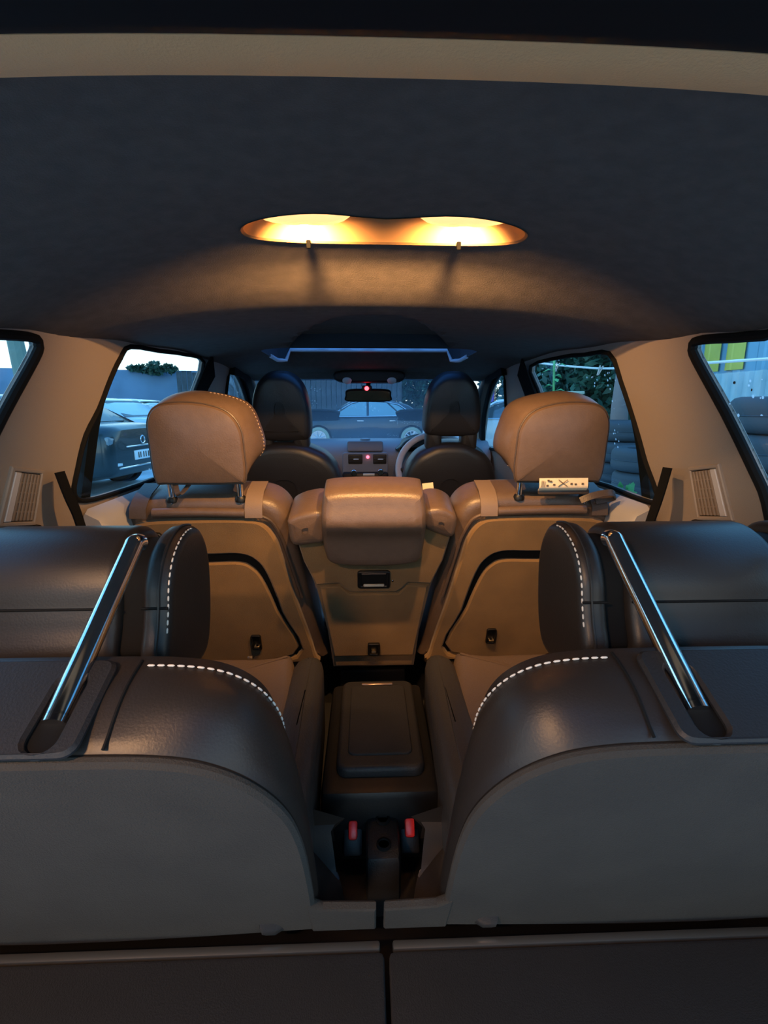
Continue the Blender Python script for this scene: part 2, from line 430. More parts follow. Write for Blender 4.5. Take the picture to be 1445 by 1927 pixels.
    for k in range(4): fin('cross_bar', plate([vq(.24, .99, .18 + .2 * k, .21 + .2 * k)], fr, -.0045, -.001, .0005), GRL, v)
    fin('shutter', plate([vq(0, .20, .0, 1.)], fr, -.007, -.001, .001), mat('lavender_grey_plastic', (.5, .47, .46), .4), v)
    hk = tag(fin('bag_hook', pad(rrect(.918, yz((0, 1.178))[1], .962, yz((0, 1.192))[1], .006), fr, -.016, .0, .004, n=1), BLACKP), ['small black oblong button under vent beside window showing tyres', 'small black oblong button under vent beside window showing pale sky'][s < 0], 'button')
    # third-row belt webbing hanging off the pillar
    pts = [(112, 888), (128, 930), (143, 962), (156, 1002)] if s < 0 else [(1256, 880), (1243, 925), (1229, 965), (1217, 1000)]
    off = [.03, .05, .06, .07]
    pp = []
    for (x, y), of in zip(pts, off):
        a = atwall(x, y, s); P = fr.p(*yz(a), 0); dd = (CAM - P); t = of / abs(dd.x); pp.append(P + dd * t)
    tag(fin('seat_belt', ribbonbm(cr(pp, 5, False), .036, .003, (.15 * s, 1, .1)), STRAP), ['black seat belt webbing hanging off pillar beside window showing tyres', 'black seat belt webbing hanging off pillar beside window showing pale sky'][s < 0], 'seat belt')
    # B-pillar belt
    pts = [(402, 688), (385, 720), (368, 765), (352, 815)] if s < 0 else [(978, 690), (990, 722), (1002, 755), (1020, 800)]
    pp = []
    for (x, y) in pts:
        a = atwall(x, y, s); P = fr.p(*yz(a), 0); dd = (CAM - P); t = .025 / abs(dd.x); pp.append(P + dd * t)
    tag(fin('seat_belt', ribbonbm(cr(pp, 5, False), .095 if s < 0 else .10, .004, (0, 1, 0)), STRAP), ['black belt webbing on door post beside driver seat', 'black belt webbing on door post beside front passenger seat'][s < 0], 'seat belt')

# floor of cabin and luggage bay
struct(fin('floor', rbox((0, 1.9, .47), (1.45, 3.3, .06), .0), mat('black_floor_carpet', (.006, .006, .006), .95, bump=.5, bscale=500)))
FLOORC = mat('boot_floor_carpet', (.006, .0055, .005), .95, bump=.6, bscale=600, var=.12, vscale=14)
for s in (-1, 1):
    b = thing('boot_floor_panel', ['dark carpeted boot floor panel behind seat reached by warm light', 'dark carpeted boot floor panel on the steering wheel side'][s > 0], 'floor panel', (s * .33, .3, .74))
    x0, x1 = (-.66, .005) if s < 0 else (.011, .66)
    fin('board', rbox(((x0 + x1) / 2, .325, .730), (x1 - x0, .33, .035), .006), FLOORC, b)
    fin('edge_strip', rbox(((x0 + x1) / 2, .498, .741), (x1 - x0 - .01, .012, .010), .003), mat('grey_metal_strip', (.30, .28, .25), .28, .9), b)
struct(fin('trim_4', rbox((0, .42, .62), (1.4, .44, .16), .01), BLACKP))

# ================================================================== REAR DOME LAMP
def dome_lamp():
    L = thing('dome_lamp', 'long oval double dome lamp glowing amber in the headliner', 'lamp', (LAMPC[0], LAMPC[1], 1.70))
    o = ccw([Vector(p) for p in LAMP_O]); rings = []
    WELL = mat('lamp_well_beige', (.20, .115, .05), .8, spec=.1)
    for d, h in ((-.004, -.002), (0., .0), (.004, .016), (.012, .030), (.020, .034)):
        rings.append([Vector((p.x, p.y, ceilz(p.x, p.y) + h - (0 if h > 0 else .0))) for p in inset(o, d)])
    zt = 1.672 + .034
    fin('lamp_well', loftbm(rings, False, True), WELL, L)
    LENS = mat('amber_lens', (1, .8, .5), .4, emit=(1.0, .48, .15), estr=LAMP_E)
    for sx in (-1, 1):
        c = Vector((LAMPC[0] + sx * .118, LAMPC[1] - .006, zt - .0095)); rr = []
        for rad, h in ((.062, 0), (.060, -.010), (.052, -.016), (.030, -.020), (.004, -.021)):
            rr.append([c + Vector((math.cos(a) * rad * 1.15, math.sin(a) * rad * .55, h)) for a in [2 * PI * k / 20 for k in range(20)]])
        le = fin('lens', loftbm(rr), LENS, L)
        ld_ = bpy.data.lights.new('lamp_beam', 'SPOT'); ld_.energy = LAMP_W; ld_.color = (1.0, .50, .17); ld_.spot_size = math.radians(156); ld_.spot_blend = .8; ld_.shadow_soft_size = .007
        lo = bpy.data.objects.new('lamp_beam', ld_); COL.objects.link(lo); lo.parent = L; lo.matrix_parent_inverse = Matrix.Translation(L.location).inverted()
        lo.location = c + Vector((0, .012, -.0235)); lo.rotation_euler = Vector((0, 1, -.5)).to_track_quat('-Z', 'Y').to_euler()
        fin('streak_post', rbox(c + Vector((0, .058, -.033)), (.007, .003, .012), .001, 1), mat('matte_black', (.001, .001, .001), 1., spec=0.), L)  # post added only to cast a dark streak across the ceiling
LAMP_E = 0.8
LAMP_W = 14.0
dome_lamp()

# ================================================================== SUNROOF
sr = thing('sunroof', 'wide glass sunroof with pale skylit edge above the front seats', 'sunroof', (0, 2.0, 1.64))
SO = ccw([Vector(p) for p in SUN])
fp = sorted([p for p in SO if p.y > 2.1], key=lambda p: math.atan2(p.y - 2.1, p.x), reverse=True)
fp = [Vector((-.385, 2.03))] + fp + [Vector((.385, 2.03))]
fin('frame', tubebm([Vector((p.x, p.y, ceilz(p.x, p.y) + .001)) for p in fp], .008, 10), mat('skylit_frame_edge', (.60, .63, .68), .35), sr)  # pale front edge alone, its colour and extent standing for skylight on it
fin('well', loftbm([[Vector((p.x, p.y, ceilz(p.x, p.y) + .002)) for p in SO], [Vector((p.x, p.y, 1.746)) for p in inset(SO, .004)]], False, False), mat('dark_well_cloth', (.03, .03, .035), .9), sr)
fin('pane', plate([inset(SO, .004)], Fr((0, 0, 0), (1, 0, 0), (0, 1, 0), (0, 0, 1)), 1.7465, 1.7515, 0), GL_ROOF, sr)
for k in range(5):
    fin('clip_glint', rbox((-.20 + .10 * k, 2.195, 1.655), (.045, .008, .006), .002, 1), mat('pale_clip', (.6, .65, .7), .4), sr)  # pale pieces drawn for the row of reflections at the seal clips

# ================================================================== SECOND ROW
def spl(px, fr, off=0): return [fr.hit(x, y, off) for x, y in px]
A2 = math.radians(15)
def seat2(s):
    o = Vector((0, 1.32, .70)); fr = Fr(o, (1, 0, 0), (0, -math.sin(A2), math.cos(A2)), (0, math.cos(A2), math.sin(A2)))
    lab = ['tan carpet-backed seat with brown headrest in front of parked dark hatchback view', 'tan carpet-backed seat with a cream printed label under its headrest'][s > 0]
    if s < 0: lab = 'outer second-row seat with tan carpet back and black release handle'
    t = thing('passenger_seat', lab, 'seat', (s * .42, 1.32, .62), 'outer seats of the second row')
    # outline: (|x|, v)
    V = lambda z: (z - .70) / math.cos(A2)
    out = [(.615, .02), (.622, .30), (.612, .44), (.585, .495), (.50, .512), (.40, .514), (.30, .512), (.245, .50), (.212, .465), (.205, .42), (.185, .30), (.150, .05), (.17, -.02), (.58, -.02)]
    out = [(s * a, b) for a, b in out]
    fin('backrest', pad(out, fr, .0, .13, .03, n=5), LEA2, t)
    pan = [(.598, .02), (.603, .30), (.592, .425), (.56, .455), (.45, .462), (.32, .462), (.272, .452), (.243, .41), (.228, .34), (.205, .22), (.165, .03), (.19, .0), (.57, .0)]
    pan = ccw([Vector(p) for p in cr([(s * a, b) for a, b in pan], 5)])
    inner_o = [(.555, .018), (.555, .33), (.53, .362), (.40, .366), (.335, .366), (.298, .348), (.272, .30), (.245, .18), (.218, .018)]
    inner_i = [(.548, .024), (.548, .305), (.528, .330), (.40, .336), (.34, .336), (.312, .322), (.288, .285), (.258, .18), (.226, .024)]
    io = cr([(s * a, b) for a, b in inner_o], 4); ii = cr([(s * a, b) for a, b in inner_i], 4)
    fin('back_panel', plate([pan, io], fr, -.020, .004, .005), CARP2, t)
    fin('pocket_recess', plate([inset(ccw(io), -.004)], fr, -.002, .006, 0), RUBBER, t)
    lp = fin('lower_panel', plate([ii], fr, -.015, .0, .004), CARP2, t)
    # latch
    lx, lv = (.325, .075) if s < 0 else (.335, .085)
    la = fin('latch', plate([rrect(s * lx - .014, lv - .026, s * lx + .014, lv + .026, .006), rrect(s * lx - .010, lv - .022, s * lx + .010, lv + .022, .004)], fr, -.021, -.012, .001), BLACKP, t)
    fin('latch_back', plate([rrect(s * lx - .011, lv - .023, s * lx + .011, lv + .023, .004)], fr, -.0165, -.012, 0), BLACKP, la)
    fin('striker', tubebm([fr.p(s * lx - .004, lv - .012, -.016), fr.p(s * lx - .004, lv - .012, -.024), fr.p(s * lx + .006, lv - .012, -.024), fr.p(s * lx + .006, lv - .012, -.016)], .003, 8), BRASS, la)
    # leather roll along the top edge, closing straps
    fin('top_roll', tubebm([fr.p(s * a, .478 + .004 * math.sin((a - .3) * 9), -.010) for a in [.31 + .02 * k for k in range(12)]], .0115, 10), LEA2, t)
    for a in ((.268, .300) if True else ()):
        pass
    fin('strap_panel', ribbonbm([fr.p(s * .288, .470, -.019), fr.p(s * .288, .492, -.012), fr.p(s * .288, .508, .006), fr.p(s * .288, .518, .03), fr.p(s * .288, .518, .09)], .042, .003, (1, 0, 0)), STRIPM, t)
    fin('strap_panel', ribbonbm([fr.p(s * .565, .470, -.019), fr.p(s * .565, .492, -.010), fr.p(s * .562, .506, .008), fr.p(s * .562, .512, .03), fr.p(s * .562, .514, .09)], .040, .003, (1, 0, 0)), LEA2D, t)
    # piping along the shoulder
    pp = cr([(s * .27, .470, -.012), (s * .248, .452, -.008), (s * .228, .405, -.006), (s * .214, .34, -.006), (s * .19, .22, -.006)], 5, False)
    fin('piping', tubebm([fr.p(p[0] , p[1], p[2]) for p in pp], .0045, 8), LEA2D if s < 0 else LEA2, t)
    if s < 0:
        h = fin('release_handle', pad([(-.592, .405), (-.592, .432), (-.52, .432), (-.512, .405), (-.52, .396), (-.585, .396)], fr, -.028, -.014, .004, n=2), BLACKP, t)
    # headrest
    hx = abs(atY(369, 830, 1.16).x) if s < 0 else atY(1058, 830, 1.16).x
    hf = Fr((s * hx, 1.160, 1.243), (1, 0, 0), (0, -math.sin(.09), math.cos(.09)), (0, math.cos(.09), math.sin(.09)))
    w = .104
    # rear face
    so = -s   # inner direction
    ho = [(so * w, .0), (so * (w + .002), .07), (so * (w - .004), .125), (so * (w - .035), .162), (0, .179), (-so * (w - .03), .174), (-so * w, .142), (-so * (w + .004), .08), (-so * w, .0), (-so * (w - .03), -.008), (so * (w - .03), -.008)]
    wing = [(so * (w + .012), .035), (so * (w + .032), .060), (so * (w + .026), .11), (so * (w - .005), .172), (0, .198), (-so * (w - .03), .190), (-so * (w + .000), .150), (-so * (w + .000), .08), (-so * (w - .008), .01), (-so * (w - .04), -.004), (so * (w - .03), .002)]
    H = [];
    o1 = ccw([Vector(p) for p in cr(ho, 6)]); o2 = ccw([Vector(p) for p in cr(wing, 6)])
    c1 = sum(o1, Vector((0, 0))) / len(o1)
    rings = []
    for k in (.9, .7, .5, .3): rings.append([hf.p(*p.lerp(c1, k), -.004 - .010 * (1 - (1 - k) ** 2) + .006) for p in inset(o1, .010)])
    for dd, ww in ((.010, .002), (.004, .004), (.001, .009), (0, .014)): rings.append([hf.p(*p, ww) for p in inset(o1, dd)])
    if len(o1) != len(o2): raise RuntimeError('ring')
    for t_, ww in ((.25, .020), (.55, .036), (.85, .058), (1., .085), (1., .115)): rings.append([hf.p(*p.lerp(q, t_), ww) for p, q in zip(o1, o2)])
    for dd, ww in ((.006, .135), (.02, .150), (.045, .158)): rings.append([hf.p(*p, ww) for p in inset(o2, dd)])
    hr = fin('headrest', loftbm(rings), LEA2, t)
    fin('piping', tubebm([hf.p(*p, .0125) for p in inset(o1, -.0008)], .0022, 6, closed=True), LEA2D, hr)
    stitches('stitching', [hf.p(*p, .088) for p in inset(o2, -.001)][2:24], hr, .005, .004, .0008, mat('tan_thread', (.45, .33, .24), .7))
    for a in (-.083, .083):
        fin('post', tubebm([(s * hx + a, 1.205, 1.16), (s * hx + a, 1.195, 1.26)], .0075, 12), CHROME, hr)
        fin('collar', lathe([(.014, 0), (.014, .008), (.010, .013), (.008, .013)], (s * hx + a, 1.2028, 1.1865), (0, -.11, .99), 14), BLACKP, t)
    # pull strap
    if s > 0:
        q = [atY(1092, 942, 1.165), atY(1118, 932, 1.160), atY(1150, 927, 1.165), atY(1155, 936, 1.185), atY(1120, 943, 1.178)]
        fin('pull_strap', ribbonbm(cr(q, 5, False), .016, .003, (0, .5, 1)), LEA2D, t)
        lab = fin('paper_label', ribbonbm(cr([atY(1060, 909, 1.158) + Vector((0, 0, dz)) + Vector((0, dy, 0)) for dz, dy in ((.012, 0), (.002, -.002), (-.010, -.003), (-.018, .004))], 4, False), .118, .0012, (1, 0, 0)), PAPER, hr)
        bm = bmesh.new(); c = atY(1060, 909, 1.1535)
        for a in (1, -1): tubebm([c + Vector((-.012, -.001, -.008 * a)), c + Vector((.010, -.001, .008 * a))], .0008, 5, bm=bm)
        for dx in (-.052, -.049, -.045): tubebm([c + Vector((dx, -.001, -.010)), c + Vector((dx, -.001, .006))], .0006, 5, bm=bm)
        for dx, dz in ((-.038, -.006), (-.030, .004), (-.036, .006), (-.022, -.004), (.020, -.002), (.030, -.003), (.047, -.002)): rbox(c + Vector((dx, 0, dz)), (.005, .0012, .004), .0, bm=bm)
        fin('printed_marks', bm, INK, hr)
        fin('label_bar', rbox(atY(1060, 925, 1.170), (.125, .012, .014), .004), LEA2D, hr)
    else:
        q = [atY(330, 908, 1.18), atY(333, 925, 1.160), atY(340, 930, 1.165), atY(360, 906, 1.19)]
        fin('pull_strap', ribbonbm(cr(q, 5, False), .012, .003, (1, 0, .4)), LEA2D, t)
    # seat cushion in front of the back
    fin('cushion', pad([(.60 * s, 1.40), (.60 * s, 1.80), (.55 * s, 1.86), (.22 * s, 1.86), (.16 * s, 1.80), (.16 * s, 1.40)], Fr((0, 0, .62), (1, 0, 0), (0, 1, 0), (0, 0, 1)), 0, .15, .03), LEA2, t)
    fin('base', rbox((s * .38, 1.58, .56), (.4, .5, .13), .01), BLACKP, t)
    return t
seat2(-1); seat2(1)

def seat_mid():
    o = Vector((.003, 1.30, .70)); fr = Fr(o, (1, 0, 0), (0, -math.sin(A2), math.cos(A2)), (0, math.cos(A2), math.sin(A2)))
    t = thing('passenger_seat', 'narrow middle seat with broad brown headrest pad and black buckle slot', 'seat', (.003, 1.3, .62))
    out = [(.118, -.03), (.128, .10), (.152, .25), (.175, .33), (.197, .435), (.197, .465), (.12, .475), (0, .475)]
    full = out + [(-a, b) for a, b in out[::-1][1:]]
    fin('backrest', pad(full, fr, .0, .11, .012, n=1), CARP2, t)
    # shaped carpet panel: upper part stands out over the lower
    up_ = [(.150, .272), (.177, .345), (.194, .430), (.10, .450), (0, .450)]; upo = up_ + [(-a, b) for a, b in up_[::-1][1:]] + [(-.09, .276), (-.075, .259), (-.06, .247), (.06, .247), (.075, .259), (.09, .276)]
    fin('upper_panel', plate([upo], fr, -.012, .002, .004), CARP2, t)
    low = [(-.112, .02), (-.122, .10), (-.142, .260), (-.087, .262), (-.066, .236), (.066, .236), (.087, .262), (.142, .260), (.122, .10), (.112, .02)]
    fin('lower_panel', plate([low], fr, -.006, .002, .003), CARP2, t)
    # shoulder blocks
    for sx in (-1, 1):
        sh = [(sx * .122, .450), (sx * .122, .492), (sx * .16, .500), (sx * .195, .482), (sx * .202, .455), (sx * .192, .420), (sx * .15, .432)] if sx > 0 else [(sx * .118, .425), (sx * .118, .496), (sx * .16, .498), (sx * .200, .480), (sx * .204, .46), (sx * .196, .412), (sx * .15, .412)]
        fin('shoulder_pad', pad(sh, fr, -.045 if sx < 0 else -.03, .10, .014, .004, n=4), LEA2, t)
    hd = [(x_, y_ + .034) for x_, y_ in [(-.119, .36), (-.123, .43), (-.117, .505), (-.097, .522), (0, .526), (.097, .522), (.117, .505), (.123, .43), (.119, .36), (.097, .328), (0, .320), (-.097, .328)]]
    o1 = ccw([Vector(p) for p in cr(hd, 5)]); c1 = Vector((0, .46)); rings = []
    def bul(p): return -.028 * math.exp(-((p[1] - .490) / .035) ** 2) * 1.0
    for k in (.9, .7, .5, .3, .15, .0):
        rings.append([fr.p(*q, -.062 + bul(q) * (1 - .0)) for q in [p.lerp(c1, k) for p in inset(o1, .014)]])
    for dd, ww in ((.006, -.056), (.002, -.048), (0, -.035), (0, .03), (.01, .05), (.03, .055)):
        rings.append([fr.p(*p, ww + bul(p) * max(0, -ww / .062)) for p in inset(o1, dd)])
    hr = fin('headrest', loftbm(rings), LEA2, t)
    # buckle slot with metal lip
    sl = fin('buckle_slot', plate([rrect(-.042, .264, .042, .317, .008), rrect(-.034, .272, .034, .310, .004)], fr, -.020, -.008, .002), BLACKP, t)
    fin('slot_back', plate([rrect(-.035, .271, .035, .311, .003)], fr, -.0135, -.011, 0), RUBBER, sl)
    fin('slot_lip', rbox(fr.p(0, .2755, -.020), (.054, .006, .008), .002, 1), mat('pale_lip', (.75, .66, .5), .3, .7), sl)
    fin('slot_lip', rbox(fr.p(0, .311, -.019), (.062, .004, .004), .001, 1), LEA2, sl)
    fin('screw', lathe([(.003, 0), (.003, .003), (.001, .004)], fr.p(.049, .284, -.011), -fr.N, 10), CHROME, t)
    la = fin('latch', plate([rrect(-.017, .028, .017, .07, .005), rrect(-.012, .033, .012, .065, .004)], fr, -.014, -.004, .001), BLACKP, t)
    fin('latch_back', plate([rrect(-.013, .032, .013, .066, .004)], fr, -.0095, -.005, 0), BLACKP, la)
    fin('striker', rbox(fr.p(.0, .040, -.013), (.013, .008, .008), .002), BRASS, la)
    fin('cushion', pad([(.135, 1.40), (.135, 1.86), (.10, 1.88), (-.10, 1.88), (-.135, 1.86), (-.135, 1.40)], Fr((0, 0, .64), (1, 0, 0), (0, 1, 0), (0, 0, 1)), 0, .14, .03), LEA2, t)
    fin('base', rbox((0, 1.6, .57), (.2, .5, .14), .01), BLACKP, t)
seat_mid()
pc = tag(fin('paper_card', rbox(atY(806, 924, 1.34), (.030, .0015, .045), .0, rot=Matrix.Rotation(-.12, 3, 'Y')), PAPER), 'small cream paper card standing up behind the middle seat', 'card')

# ================================================================== THIRD ROW
A3 = math.atan2(.394, .92)
def seat3(s):
    o = Vector((0, .52, .76)); fr = Fr(o, (1, 0, 0), (0, -math.sin(A3), math.cos(A3)), (0, math.cos(A3), math.sin(A3)))
    t = thing('folding_seat', ['third-row charcoal leather seat whose rear carpet is warmly lit', 'third-row charcoal leather seat with dark bluish carpet, on steering wheel side'][s > 0], 'seat', (s * .34, .62, .70), 'third-row seats')
    O = [(.590, -.01), (.592, .30), (.575, .385), (.53, .412), (.40, .416), (.25, .416), (.185, .412), (.145, .398), (.112, .366), (.088, .315), (.078, .25), (.076, .15), (.078, .04), (.085, -.01)]
    O = ccw([Vector(p) for p in cr([(s * a, b) for a, b in O], 6)])
    c = Vector((s * .34, .2))
    # band across the thickness, crowned, with the rounded inner bolster swelling outwards
    T = .105; rings = []
    def crown(p, t):
        a = abs(p.x)
        hump = math.exp(-((a - .135) / .075) ** 2) * sstep(.15, .35, p.y)
        top = sstep(.36, .41, p.y)
        t = min(1, max(0, t)); side = (1 - sstep(.25, .41, p.y)) * (1 - sstep(.2, .25, a)); return .005 * top * math.sin(PI * t) + .009 * hump * math.sin(PI * t) - .036 * side * t ** 1.6
    rings.append([fr.p(*p.lerp(c, .4), .002) for p in O])
    for d, w in ((.012, .001), (.004, .003), (0, .010)): rings.append([fr.p(*p, w) for p in inset(O, d)])
    for k in range(1, 13):
        t_ = k / 12; w = .010 + (T - .022) * t_
        rings.append([fr.p(*q, w) for q in [p - (inset(O, 1)[i] - p).normalized() * crown(p, t_) if False else p for i, p in enumerate(O)]])
    # apply crown
    nr = inset(O, 1.0); nrm = [(p - q).normalized() for p, q in zip(O, nr)]
    for k in range(1, 13):
        t_ = k / 12; w = .010 + (T - .022) * t_
        rings[3 + k] = [fr.p(*(p + nn * crown(p, t_)), w) for p, nn in zip(O, nrm)]
    Of = [p + nn * crown(p, 1) for p, nn in zip(O, nrm)]
    for d, w in ((.004, T - .004), (.014, T)): rings.append([fr.p(*p, w) for p in inset(Of, d)])
    for k, w in ((.3, T + .006), (.7, T + .006)): rings.append([fr.p(*p.lerp(c, k), w) for p in inset(Of, .014)])
    fin('backrest', loftbm(rings), LEA3, t)
    # carpet on the back
    P = inset(O, .003)
    fin('back_panel', plate([P], fr, -.008, .004, .004), CARP3, t)
    fin('carpet_flap', plate([[(s * .005, -.01), (s * .005, .060), (s * .07, .066), (s * .088, .085), (s * .088, -.01)]], fr, -.009, .002, .002), CARP3, t)
    # seams between top plate strip and bolster
    def top_line(a, w0, w1, h=.002):
        L = []
        for k in range(9):
            t_ = k / 8; i = min(range(len(O)), key=lambda i: (O[i] - Vector((s * a, .414))).length); p = O[i]
            L.append(fr.p(s * a, p.y + crown(Vector((s * a, p.y)), (w0 + (w1 - w0) * t_ - .010) / (T - .022)) + h * .3, w0 + (w1 - w0) * t_))
        return L
    fin('seam', tubebm(top_line(.229, .004, .092), .0016, 6), RUBBER, t)
    # bolster stitching arc
    idx = [i for i in range(len(O)) if O[i].y > .19 and abs(O[i].x) < .222]
    idx.sort(key=lambda i: -abs(O[i].x) + (0 if O[i].y > .3 else 0) if O[i].y > .3 else 1 - O[i].y)
    path = [fr.p(*(O[i] + nrm[i] * (crown(O[i], .90) + .0012)), .010 + (T - .022) * .90) for i in idx]
    stitches('stitching', path, t, .0068, .0024, .0011)
    # top plate with the slots for the headrest hoop
    BARX = .278
    slots = [[(s * (.278 + j * .24) + a, b) for a, b in rrect(-.013, -.002, .013, .072, .012)] for j in (0, 1)]
    ft = Fr(fr.p(0, .414, 0), (1, 0, 0), fr.N, fr.V)
    x0, x1 = (.246, .57)
    pl = rrect(min(s * x0, s * x1), -.006, max(s * x0, s * x1), .088, .012)
    tp = fin('top_plate', plate([pl] + slots, ft, .004, .0125, .003), DARKP, t)
    for j in (0, 1):
        sl = [Vector(p) for p in slots[j]]
        fin('slot_well', plate([inset(ccw(sl), -.002)], ft, .0035, .0062, 0), RUBBER, tp)
    # chrome hoop
    hoop = []
    B = fr.p(s * .278, .420, .034); Tp = Vector((s * .278, .556, 1.266))
    path = [B - (Tp - B) * .04, B, B.lerp(Tp, .03), B.lerp(Tp, .5), B.lerp(Tp, .92), B.lerp(Tp, .98), Tp + Vector((0, .008, -.004))]
    pa = cr(path, 6, False)
    for j in (0, 1): fin('headrest_bar', tubebm([p + Vector((s * .24 * j, 0, 0)) for p in pa], .0105, 16), CHROME, t)
    # headrest: main pad and two end blocks either side of the hoop slots
    hf = Fr((0, 0, 0), (0, 1, 0), (0, 0, 1), (s, 0, 0))
    H = [(.532, 1.122), (.545, 1.165), (.552, 1.185), (.560, 1.212), (.580, 1.240), (.612, 1.257), (.650, 1.261), (.690, 1.245), (.712, 1.195), (.700, 1.11), (.665, 1.065), (.585, 1.075)]
    hr = fin('headrest', pad(H, hf, .306, .507, .016, n=5), LEA3, t)
    for a, b in ((.245, .280), (.540, .586)):
        fin('end_block', pad(H, hf, a, b, .014, n=5), LEA3, hr)
    core = inset(ccw([Vector(p) for p in cr(H, 5)]), .016)
    fin('slot_core', pad(core, hf, .272, .312, .004, n=1), RUBBER, hr)
    fin('slot_core', pad(core, hf, .50, .545, .004, n=1), RUBBER, hr)
    Ho = ccw([Vector(p) for p in cr(H, 5)])
    i0 = min(range(len(Ho)), key=lambda i: (Ho[i] - Vector((.552, 1.185))).length)
    g = Ho[i0]
    for a, b in ((.247, .278), (.308, .505)):
        fin('seam', tubebm([hf.p(g.x - .0006, g.y, a + (b - a) * k / 10) for k in range(11)], .0016, 6), RUBBER, hr)
    n_ = len(Ho); seg_ = [Ho[i] for i in range(n_)]
    # stitched edge around the inner face (rear and top)
    ed = sorted([p for p in inset(Ho, .004) if p.x < .66 and (p.y > 1.11) and p.x < .60 + (p.y - 1.2) * 1.2], key=lambda p: p.y * 1 + p.x * .6)
    stitches('stitching', [hf.p(p.x, p.y, .2465 + .002) for p in ed], hr, .0062, .0032, .0011)
    fin('piping', tubebm([hf.p(p.x, p.y, .258) for p in sorted([p for p in inset(Ho, -.0005) if p.y > 1.11 and p.x < .68], key=lambda p: p.y + p.x * .6)], .0018, 6), LEA3, hr)
    # cushion: middle part and raised dark bolster next to the console
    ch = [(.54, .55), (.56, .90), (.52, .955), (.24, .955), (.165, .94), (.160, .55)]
    fin('cushion', pad([(s * a, b) for a, b in ch], Fr((0, 0, .78), (1, 0, 0), (0, 1, 0), (0, 0, 1)), 0, .125, .025, puff1=.008, n=4), mat('lamplit_cushion_leather', (.09, .065, .05), .38, bump=.28, bscale=320), t)  # brown puts the dome lamp's glow into the cushion leather colour
    bo = [(.165, .53), (.168, .88), (.155, .945), (.125, .955), (.105, .93), (.098, .80), (.092, .60), (.10, .53)]
    fin('bolster', pad([(s * a, b) for a, b in bo], Fr((0, 0, .74), (1, 0, 0), (0, 1, 0), (0, 0, 1)), 0, .170, .028, n=4, puff1=.003), mat('graphite_bolster_leather', (.026, .025, .025), .4, bump=.28, bscale=320), t)
    fin('base', rbox((s * .33, .74, .66), (.40, .36, .24), .01), BLACKP, t)
    if s < 0:
        fin('guide_clip', rbox((-.262, .962, .892), (.010, .006, .016), .002), BRASS, t)
    return t
seat3(-1); seat3(1)
gr = tag(fin('floor_runner', rbox((-.165, 1.13, .69), (.012, .06, .05), .003), BRASS), 'thin brass-coloured runner catching light under the second-row seat', 'rail')

# ------------------------------------------------------------------ console between the third-row seats
cs = thing('rear_console', 'narrow black console with lidded bin and red buckles in wells', 'console', (.004, .74, .6))
CX0 = .005
fin('housing', rbox((CX0, .79, .72), (.184, .30, .25), .012), BLACKP, cs)
ld = fin('lid', pad(rrect(-.070 + CX0, .672, .072 + CX0, .925, .018), Fr((0, 0, 0), (1, 0, 0), (0, 1, 0), (0, 0, 1)), .838, .862, .008, n=1), DARKP, cs)
fin('lid_inset', pad(rrect(-.052 + CX0, .70, .054 + CX0, .90, .012), Fr((0, 0, 0), (1, 0, 0), (0, 1, 0), (0, 0, 1)), .858, .8655, .003, n=1), mat('dark_grey_lid', (.010, .010, .011), .7, spec=.3, bump=.3, bscale=400), ld)
fin('lid_grip', rbox((CX0, .903, .8655), (.062, .006, .003), .001, 1), mat('brown_metal', (.45, .30, .2), .3, .8), ld)
fin('tray', rbox((CX0, .613, .675), (.150, .085, .10), .006), BLACKP, cs)
fin('ridge', rbox((CX0 + .002, .612, .745), (.050, .085, .11), .010), mat('dark_ridge_plastic', (.008, .008, .008), .55, bump=.3, bscale=400), cs)
for yy in (.636, .592):
    fin('socket', lathe([(.011, 0), (.011, .003), (.008, .004), (.008, .001), (.001, .001)], (CX0 + .003, yy, .799), (0, 0, 1), 16), RUBBER, cs)
for sx in (-1, 1):
    fin('side_wall', rbox((CX0 + sx * .080, .625, .735), (.008, .10, .11), .003), BLACKP, cs)
for i, (px, py) in enumerate(((664, 1562), (771, 1557))):
    p = atZ(px, py, .785)
    b = thing('belt_buckle', ['red belt buckle button in console well, on steering wheel side', 'red belt buckle button in console well, on front passenger side'][i == 0], 'buckle', p - Vector((0, 0, .05)), 'console belt buckles')
    R = Matrix.Rotation(math.radians(-40), 3, 'X')
    fin('housing', rbox(p + Vector((0, .008, -.020)), (.030, .022, .05), .004, rot=R), BLACKP, b)
    fin('release_button', rbox(p, (.0155 if i else .014, .012, .026), .004, rot=R), REDP, b)

